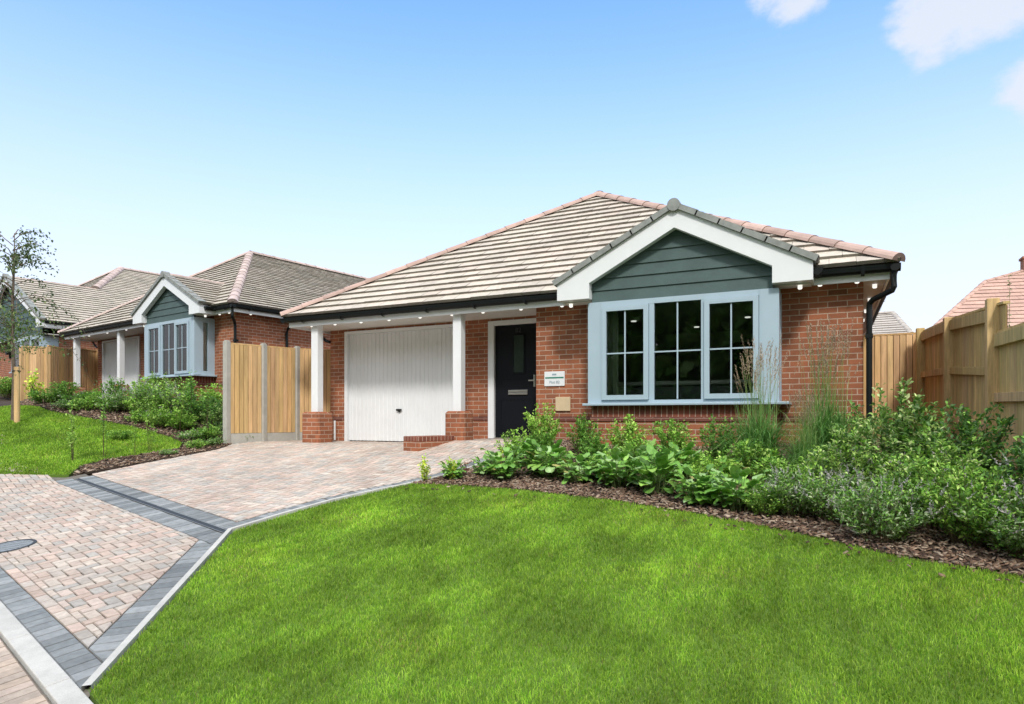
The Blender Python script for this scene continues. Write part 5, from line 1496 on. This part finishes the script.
left += [(172, 395, 'leafy_shrub', 2, 1.3, 'tall pale green shrub just under the second bungalow\'s window sill'), (158, 399, 'variegated_shrub', 2, .85, 'light loose shrub under the second bungalow\'s front window'), (192, 418, 'leafy_shrub', 1, 1.2, 'green shrub in the thick of the left bed'),
        (210, 440, 'ground_cover_plant', 1, 1.3, 'green ground cover between the lawn tip and the fence'), (195, 440, 'ground_cover_plant', 0, 1.2, 'grey-green ground cover at the tip of the far lawn'), (170, 424, 'ground_cover_plant', 1, 1.4, 'ground cover at the back of the far lawn'),
        (138, 415, 'leafy_shrub', 0, .9, 'small yellow-green shrub beside the far lawn'), (118, 412, 'ground_cover_plant', 0, 1.5, 'low grey plant at the far lawn\'s back edge'), (100, 410, 'leafy_shrub', 2, .85, 'small rounded shrub at the far lawn\'s back edge'),
        (84, 411, 'ground_cover_plant', 1, 1.3, 'ground cover in front of the low brick pier of the second bungalow'), (66, 410, 'ground_cover_plant', 0, 1.3, 'ground cover left of the second bungalow\'s porch post'), (185, 430, 'leafy_shrub', 0, .8, 'small light shrub above the tip of the far lawn'),
        (160, 428, 'lavender_bush', 1, .8, 'small grey bush at the far lawn\'s right back edge'), (212, 428, 'variegated_shrub', 0, .6, 'small variegated shrub by the first fence post'), (140, 423, 'ground_cover_plant', 1, 1.2, 'spreading ground cover near the middle of the far lawn\'s edge')]
left += [(196, 449, 'ground_cover_plant', 1, .8, 'sparse ground cover at the right end of the mulch strip by the drive'), (168, 455, 'ground_cover_plant', 0, .6, 'small creeping plant beside the leafier sapling'), (214, 446, 'ground_cover_plant', 0, .9, 'trailing ground cover just left of the first concrete post'), (228, 428, 'leafy_shrub', 2, .7, 'light shrub leaning on the first concrete post')]
for u, v, kind, k, s, lab in left:
    x, y = gp(u, v); plant(kind, k, x, y, lab, sz=s * (.84 if kind != 'ground_cover_plant' else 1), cat='shrub' if 'shrub' in kind else 'plant', group=LG, s=s)
for i_, (u_, v_, sc_, lab_) in enumerate([(178, 432, 1.1, 'loose wispy plant above the tip of the far lawn'), (192, 424, 1.2, 'tall wispy plant in the thick of the left bed'), (160, 424, 1.0, 'wispy plant behind the leafier sapling'), (208, 436, 1.1, 'wispy plant beside the first concrete post'), (140, 419, 1.0, 'wispy plant at the far lawn\'s back edge')]):
    plant('sapling', i_ % 2, *gp(u_, v_), lab_, 'plant', 'wispy plants in the left bed', sc_ * 1.5, sc_)
plant('sapling', 0, *gp(73, 462), 'thin sapling at the left tip of the mulch strip', 'sapling', 'young saplings by the drive', 1.05)
plant('sapling', 1, *gp(104, 458), 'pair of thin stems in the middle of the mulch strip', 'sapling', 'young saplings by the drive', 1.0)
plant('sapling', 0, *gp(150, 452), 'leafier sapling at the right end of the mulch strip', 'sapling', 'young saplings by the drive', .85)
plant('sapling', 1, *gp(135, 455), 'short bare sapling stem between its neighbours', 'sapling', 'young saplings by the drive', .6)

# ------------------------------------------------------------------ staked birch on the far lawn
tx, ty = gp(13, 421); tz = g(tx, ty)
tree = empty('birch_tree', (tx, ty, tz), 0, 'slender young birch with sparse leaves at the left edge', 'tree')
r_ = np.random.default_rng(5)
m = MB(); tr_path = [(0, 0, -.1), (.02, .01, .8), (-.02, .0, 1.6), (.03, -.02, 2.4), (.0, .02, 3.0), (.05, .0, 3.65)]
m.tube(tr_path, [.04, .035, .03, .024, .016, .006], 10); m.build('trunk', 'bark', tree, smooth=True)
m = MB(); brs = []
for i in range(46):
    z = r_.uniform(1.5, 3.6); az = r_.uniform(0, 6.28); L = (1.75 - .36 * (z - 1.5)) * r_.uniform(.5, 1.1)
    if math.cos(az) > 0: L *= 1.15
    d = Vector((math.cos(az), math.sin(az), 0)); p = Vector((0, 0, z)); P = [p]
    for k in range(1, 6):
        t = k / 5; P.append(p + d * L * t * .75 + Vector((0, 0, L * (.75 * t - .75 * t * t * (1.0 if z > 2.4 else 1.5)))) + Vector(r_.normal(0, .03, 3)))
    m.tube(P, [.010, .008, .006, .004, .003, .002], 5, cap=False); brs.append(np.array([list(q) for q in P]))
m.build('branch', 'bark', tree)
cv = np.array(brs); nl = 2100
p, d, t, _ = along(cv, nl, r_, .25, 1.0, 1.2)
cl_ = r_.integers(0, nl, nl); p = p + r_.normal(0, .05, p.shape)
D = rot_frames(nl, r_, -1.2, .5); L = r_.uniform(.04, .07, nl)
leafobj('foliage', [leaves(p, D, L, L * .68, pickcol([(.06, .10, .045), (.085, .13, .06), (.045, .08, .035), (.12, .16, .08)], nl, r_), r_)], 'leaf', tree)
# denser leaves where the crown is low
nl = 620; p = np.stack([r_.normal(.05, .30, nl), r_.normal(0, .3, nl), r_.uniform(1.35, 2.25, nl)], 1); D = rot_frames(nl, r_, -1.3, .1); L = r_.uniform(.045, .075, nl)
leafobj('lower_foliage', [leaves(p, D, L, L * .6, pickcol([(.08, .15, .045), (.12, .19, .07), (.15, .20, .08)], nl, r_), r_)], 'leaf', tree)
sx, sy = gp(17, 423); stk = empty('tree_stake', (sx, sy, g(sx, sy)), 0, 'short round timber stake beside the young birch', 'stake')
m = MB(); m.cyl(0, 0, .05, -.2, 1.08, 16); m.build('post', 'fence_new', stk, bevel=.008)
m = MB(); m.tube([(-.10, .05, 1.0), (0, .055, 1.0), (.055, 0, 1.0), (0, -.055, 1.0), (-.10, -.03, 1.0)], .014, 8); m.build('tie', 'black', stk)

# garden things behind the fence at the right edge
pl = empty('garden_pole', (2.35, 9.6, 0), 0, 'thin metal pole with a rusty ball top behind the timber fence', 'pole')
m = MB(); m.cyl(0, 0, .012, 0, 1.93, 10); m.build('shaft', 'metal', pl)
m = MB(); m.tube([(0, 0, 1.915), (0, 0, 1.93), (0, 0, 1.95), (0, 0, 1.97), (0, 0, 1.985)], [.012, .03, .036, .03, .012], 14); m.build('ball', 'hip', pl)
plant('variegated_shrub', 1, 2.9, 9.4, 'dark shrub beyond the timber fence at the right edge', 'shrub', None, 1.3, 1.9)
for i, (x, y, h_) in enumerate([(1.62, 8.05, 1.78), (1.86, 8.3, 1.86)]):
    c = empty('climbing_shoot', (x, y, g(x, y)), 0, ['thin climbing shoot rising above the tallest fence post', 'taller climbing shoot just right of the tallest fence post'][i], 'plant', 'climbing shoots on the fence')
    rr_2 = np.random.default_rng(50 + i)
    cvx = np.stack([np.array([.012 * math.sin(k * 1.3), .012 * math.cos(k), (h_ + .2) * k / 7]) for k in range(8)])[None]
    v, f, cc = stem_mesh(cvx, .004, (.2, .2, .08), rr_2); fast_mesh('stem', v, f, cc, 'leaf', c)
    p, d, t, _ = along(cvx, 60, rr_2, .5, 1, 1); DD = rot_frames(60, rr_2, 0, 1)
    leafobj('foliage', [leaves(p, DD, .035, .016, pickcol(G_GREY + [(.4, .42, .2)], 60, rr_2), rr_2)], 'leaf', c)

# trees on the other side of the street, behind the camera: the windows mirror them
r_ = np.random.default_rng(77); nl = 60000
px = r_.uniform(-45, 35, nl); hh = 13 + 2.0 * np.sin(px * .35) + 1.3 * np.sin(px * .9 + 1)
py = -22 + r_.uniform(-2.5, 2.5, nl); pz = -1.5 + (hh + 1) * r_.random(nl) ** .75
D = rot_frames(nl, r_, -1, 1); L = r_.uniform(.7, 1.3, nl)
o = leafobj('far_trees', [leaves(np.stack([px, py, pz], 1), D, L, L * .6, pickcol(G_LIGHT + G_MID, nl, r_), r_)], 'leaf', None)
tag(o, 'dark mass of trees across the street behind the viewpoint', 'trees', kind='stuff')

# ------------------------------------------------------------------ world, sun, camera
sc = bpy.context.scene
SUN_EL, SUN_AZ = R(47), R(26)           # azimuth measured from -Y towards +X
sd = Vector((math.sin(SUN_AZ) * math.cos(SUN_EL), -math.cos(SUN_AZ) * math.cos(SUN_EL), math.sin(SUN_EL)))
wd = bpy.data.worlds.new('World'); sc.world = wd; wd.use_nodes = True
nt = wd.node_tree; bg = nt.nodes['Background']
sky = node(nt, 'ShaderNodeTexSky', sky_type='NISHITA'); sky.sun_disc = False
sky.sun_elevation = SUN_EL; sky.sun_rotation = math.atan2(sd.x, sd.y)
sky.air_density = 1.0; sky.dust_density = 1.0; sky.ozone_density = 2.0; sky.altitude = 0
tc = node(nt, 'ShaderNodeTexCoord')
sep = node(nt, 'ShaderNodeSeparateXYZ'); nt.links.new(tc.outputs['Generated'], sep.inputs[0])
# thin high haze that whitens the sky towards the horizon
hz = node(nt, 'ShaderNodeMapRange', interpolation_type='SMOOTHSTEP')
hz.inputs['From Min'].default_value = .0; hz.inputs['From Max'].default_value = .60; hz.inputs['To Min'].default_value = 1; hz.inputs['To Max'].default_value = 0
nt.links.new(sep.outputs['Z'], hz.inputs['Value'])
hm = node(nt, 'ShaderNodeMath', operation='MULTIPLY'); hm.inputs[1].default_value = 1.0; nt.links.new(hz.outputs[0], hm.inputs[0])
tint = node(nt, 'ShaderNodeVectorMath', operation='MULTIPLY'); tint.inputs[1].default_value = (1.04, 1.38, 1.66)
nt.links.new(sky.outputs[0], tint.inputs[0])
mix = node(nt, 'ShaderNodeMixRGB'); mix.inputs[2].default_value = (4.08, 4.02, 4.12, 1)
nt.links.new(hm.outputs[0], mix.inputs[0]); nt.links.new(tint.outputs[0], mix.inputs[1])
# bright cloud veil added on the unseen sun side for neutral fill
dt = node(nt, 'ShaderNodeVectorMath', operation='DOT_PRODUCT'); dt.inputs[1].default_value = sd
nt.links.new(tc.outputs['Generated'], dt.inputs[0])
vm = node(nt, 'ShaderNodeMapRange', interpolation_type='SMOOTHSTEP'); vm.inputs['From Min'].default_value = .0; vm.inputs['From Max'].default_value = .75; vm.inputs['To Max'].default_value = .9
nt.links.new(dt.outputs['Value'], vm.inputs['Value'])
mixv = node(nt, 'ShaderNodeMixRGB'); mixv.inputs[2].default_value = (6.3, 6.3, 6.15, 1)
nt.links.new(vm.outputs[0], mixv.inputs[0]); nt.links.new(mix.outputs[0], mixv.inputs[1])
cur = mixv.outputs[0]
# a few wisps of cloud, each a noise patch around its own direction
def dirv(u, v):
    return pix_ray(u, v).normalized()
nz = node(nt, 'ShaderNodeTexNoise', Scale=11, Detail=10, Roughness=.62)
mp = node(nt, 'ShaderNodeMapping'); mp.inputs['Scale'].default_value = (1, 1, 1.6)
nt.links.new(tc.outputs['Generated'], mp.inputs['Vector']); nt.links.new(mp.outputs[0], nz.inputs['Vector'])
tot = None
nrm = node(nt, 'ShaderNodeVectorMath', operation='NORMALIZE'); nt.links.new(tc.outputs['Generated'], nrm.inputs[0])
for (u, v, r0, r1) in [(955, 5, .03, .085), (925, 42, .014, .055), (990, -12, .035, .09), (800, -10, .012, .06), (765, -16, .01, .05), (1036, 82, .01, .06), (1180, 20, .05, .16), (560, -330, .08, .2), (1100, -300, .1, .3)]:
    d = node(nt, 'ShaderNodeVectorMath', operation='DISTANCE'); d.inputs[1].default_value = dirv(u, v)
    nt.links.new(nrm.outputs[0], d.inputs[0])
    m_ = node(nt, 'ShaderNodeMapRange', interpolation_type='SMOOTHSTEP'); m_.inputs['From Min'].default_value = r0; m_.inputs['From Max'].default_value = r1
    m_.inputs['To Min'].default_value = 1; m_.inputs['To Max'].default_value = 0
    nt.links.new(d.outputs['Value'], m_.inputs['Value'])
    if tot is None: tot = m_.outputs[0]
    else:
        a_ = node(nt, 'ShaderNodeMath', operation='MAXIMUM'); nt.links.new(tot, a_.inputs[0]); nt.links.new(m_.outputs[0], a_.inputs[1]); tot = a_.outputs[0]
ad = node(nt, 'ShaderNodeMath', operation='MULTIPLY_ADD'); ad.inputs[1].default_value = 2.4; nt.links.new(nz.outputs['Fac'], ad.inputs[0]); nt.links.new(tot, ad.inputs[2])
cm = node(nt, 'ShaderNodeMapRange', interpolation_type='SMOOTHSTEP'); cm.inputs['From Min'].default_value = 1.55; cm.inputs['From Max'].default_value = 2.3; cm.inputs['To Max'].default_value = .88
nt.links.new(ad.outputs[0], cm.inputs['Value'])
mix2 = node(nt, 'ShaderNodeMixRGB'); mix2.inputs[2].default_value = (3.5, 3.7, 4.0, 1)
nt.links.new(cm.outputs[0], mix2.inputs[0]); nt.links.new(cur, mix2.inputs[1])
nt.links.new(mix2.outputs[0], bg.inputs['Color']); bg.inputs['Strength'].default_value = .15

su = bpy.data.lights.new('sun', 'SUN'); su.energy = 1.9; su.angle = R(8); su.color = (1, .955, .895)
so = bpy.data.objects.new('sun', su); C.objects.link(so); so.rotation_euler = (-sd).to_track_quat('-Z', 'Y').to_euler()
cam = bpy.data.cameras.new('camera'); co = bpy.data.objects.new('camera', cam); C.objects.link(co); sc.camera = co
co.location = (0, 0, .46); co.rotation_euler = (R(90), 0, R(26))
cam.sensor_width = 36; cam.lens = 36 * 650 / 1024; cam.shift_y = 65.5 / 1024; cam.clip_start = .05; cam.clip_end = 2000
sc.view_settings.view_transform = 'Standard'; sc.view_settings.look = 'None'; sc.view_settings.exposure = .65; sc.view_settings.gamma = 1
sc.view_settings.use_curve_mapping = False
sc.cycles.max_bounces = 8; sc.cycles.transparent_max_bounces = 12
bpy.context.view_layer.update()
